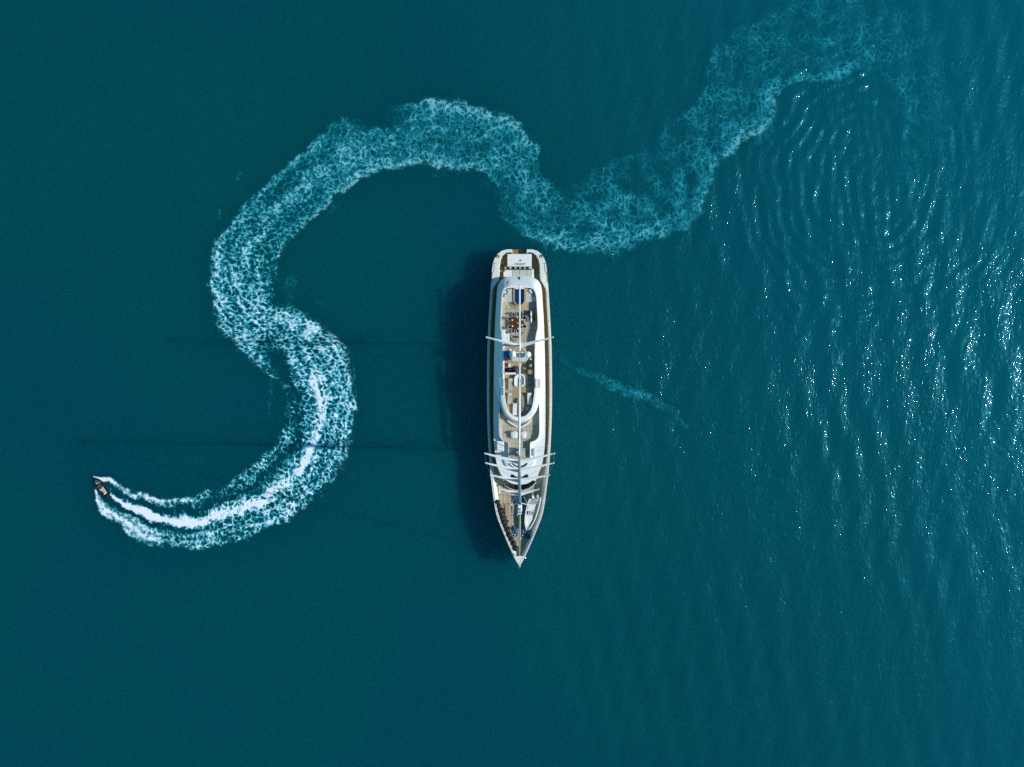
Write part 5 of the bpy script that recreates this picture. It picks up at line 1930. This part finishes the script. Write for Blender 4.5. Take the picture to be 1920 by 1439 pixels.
mb.tube([S(2.05 + .06 * math.sin(a), .19 * math.cos(a), 1.0 + .17 * math.sin(a)) for a in np.linspace(0, 2 * math.pi, 15)[:-1]], .022, 5, closed=True)
mb.build("steering_wheel", FRAME, cs_)
mb = MB()
mb.tube([S(2.75, .38, .62), S(3.1, .30, .66), S(3.42, .14, .72), S(3.5, 0, .74), S(3.42, -.14, .72), S(3.1, -.30, .66), S(2.75, -.38, .62)], .035, 6)
mb.build("bow_rail", mat("teal_trim", (0.16, 0.38, 0.40), .5, var=.1), sb)
mb = MB()
for a, b in ((2.85, .36), (3.0, -.2), (2.3, -.48)):
    p = S(a, b, .5)
    mb.box((p.x - .13, p.y - .1, .36), (p.x + .13, p.y + .1, .68), .04)
mb.each("stowage_bag", CUSH, sb)
mb = MB()
p = S(-.12, 0, .5)
mb.box((p.x - .22, p.y - .22, .0), (p.x + .22, p.y + .22, .72), .1)
mb.build("outboard_engine", BLACK, sb)
# driver: one skinned body, seated astride, hands on the wheel
def skinned(name, joints, bones, rad, material, parent, root=0, sub=1):
    me = bpy.data.meshes.new(name)
    me.from_pydata([tuple(j) for j in joints], bones, [])
    o = bpy.data.objects.new(name, me)
    COL.objects.link(o)
    o.parent = parent
    sk = o.modifiers.new("skin", 'SKIN')
    sk.use_smooth_shade = True
    if not me.skin_vertices:
        bm = bmesh.new()
        bm.from_mesh(me)
        bm.verts.layers.skin.verify()
        bm.to_mesh(me)
        bm.free()
    for i, r in enumerate(rad):
        me.skin_vertices[0].data[i].radius = (r, r) if not isinstance(r, tuple) else r
        me.skin_vertices[0].data[i].use_root = (i == root)
    ss = o.modifiers.new("subsurf", 'SUBSURF')
    ss.levels = ss.render_levels = sub
    me.materials.append(material)
    return o
dr = empty("person", S(1.5, 0, .74), "driver in grey-green shirt and pale shorts seated at the speedboat wheel", "person")
base = Vector(WORG[dr.name])
def J(a, b, z):
    return S(a, b, z) - base
joints, bones, rad = [], [], []
def jn(a, b, z, r, par=None):
    joints.append(J(a, b, z))
    rad.append(r)
    if par is not None:
        bones.append((par, len(joints) - 1))
    return len(joints) - 1
pel = jn(1.42, 0, .86, .15)
bel = jn(1.46, 0, 1.04, .13, pel)
che = jn(1.55, 0, 1.26, .15, bel)
nek = jn(1.62, 0, 1.44, .06, che)
hd1 = jn(1.66, 0, 1.55, .085, nek)
hd2 = jn(1.68, 0, 1.67, .085, hd1)
nose = jn(1.78, 0, 1.58, .02, hd1)
for s in (-1, 1):
    sh = jn(1.58, s * .20, 1.36, .065, che)
    el_ = jn(1.74, s * .33, 1.14, .045, sh)
    wr = jn(1.96, s * .21, 1.06, .032, el_)
    pm = jn(2.02, s * .19, 1.07, .034, wr)
    for k, ln in enumerate((.045, .052, .048, .036)):
        f1 = jn(2.05, s * (.165 + .018 * k), 1.09, .009, pm)
        jn(2.05 + ln * .6, s * (.165 + .018 * k), 1.06, .008, f1)
    th_ = jn(2.02, s * .145, 1.10, .010, wr)
    jn(2.05, s * .13, 1.09, .009, th_)
    hp = jn(1.46, s * .13, .84, .095, pel)
    kn = jn(1.86, s * .30, .78, .065, hp)
    an = jn(1.92, s * .33, .42, .042, kn)
    jn(2.10, s * .34, .36, .038, an)
body = skinned("body", joints, bones, rad, SKIN, dr)
sj = [J(1.42, 0, .92), J(1.46, 0, 1.05), J(1.55, 0, 1.26), J(1.60, 0, 1.38), J(1.58, .20, 1.36), J(1.66, .275, 1.25), J(1.58, -.20, 1.36), J(1.66, -.275, 1.25)]
skinned("shirt", sj, [(0, 1), (1, 2), (2, 3), (2, 4), (4, 5), (2, 6), (6, 7)], [.165, .15, .175, .08, .09, .07, .09, .07], SHIRT, dr)
hj = [J(1.42, 0, .86), J(1.46, .13, .85), J(1.74, .24, .81), J(1.46, -.13, .85), J(1.74, -.24, .81)]
skinned("shorts", hj, [(0, 1), (1, 2), (0, 3), (3, 4)], [.175, .12, .10, .12, .10], SHORTS, dr)
mb = MB()
hp_ = S(1.655, 0, 1.66)
mb.sphere((hp_.x, hp_.y, 1.66), .108, 14, 8, 1.0, -.15)
mb.build("hair", HAIR, dr, True)
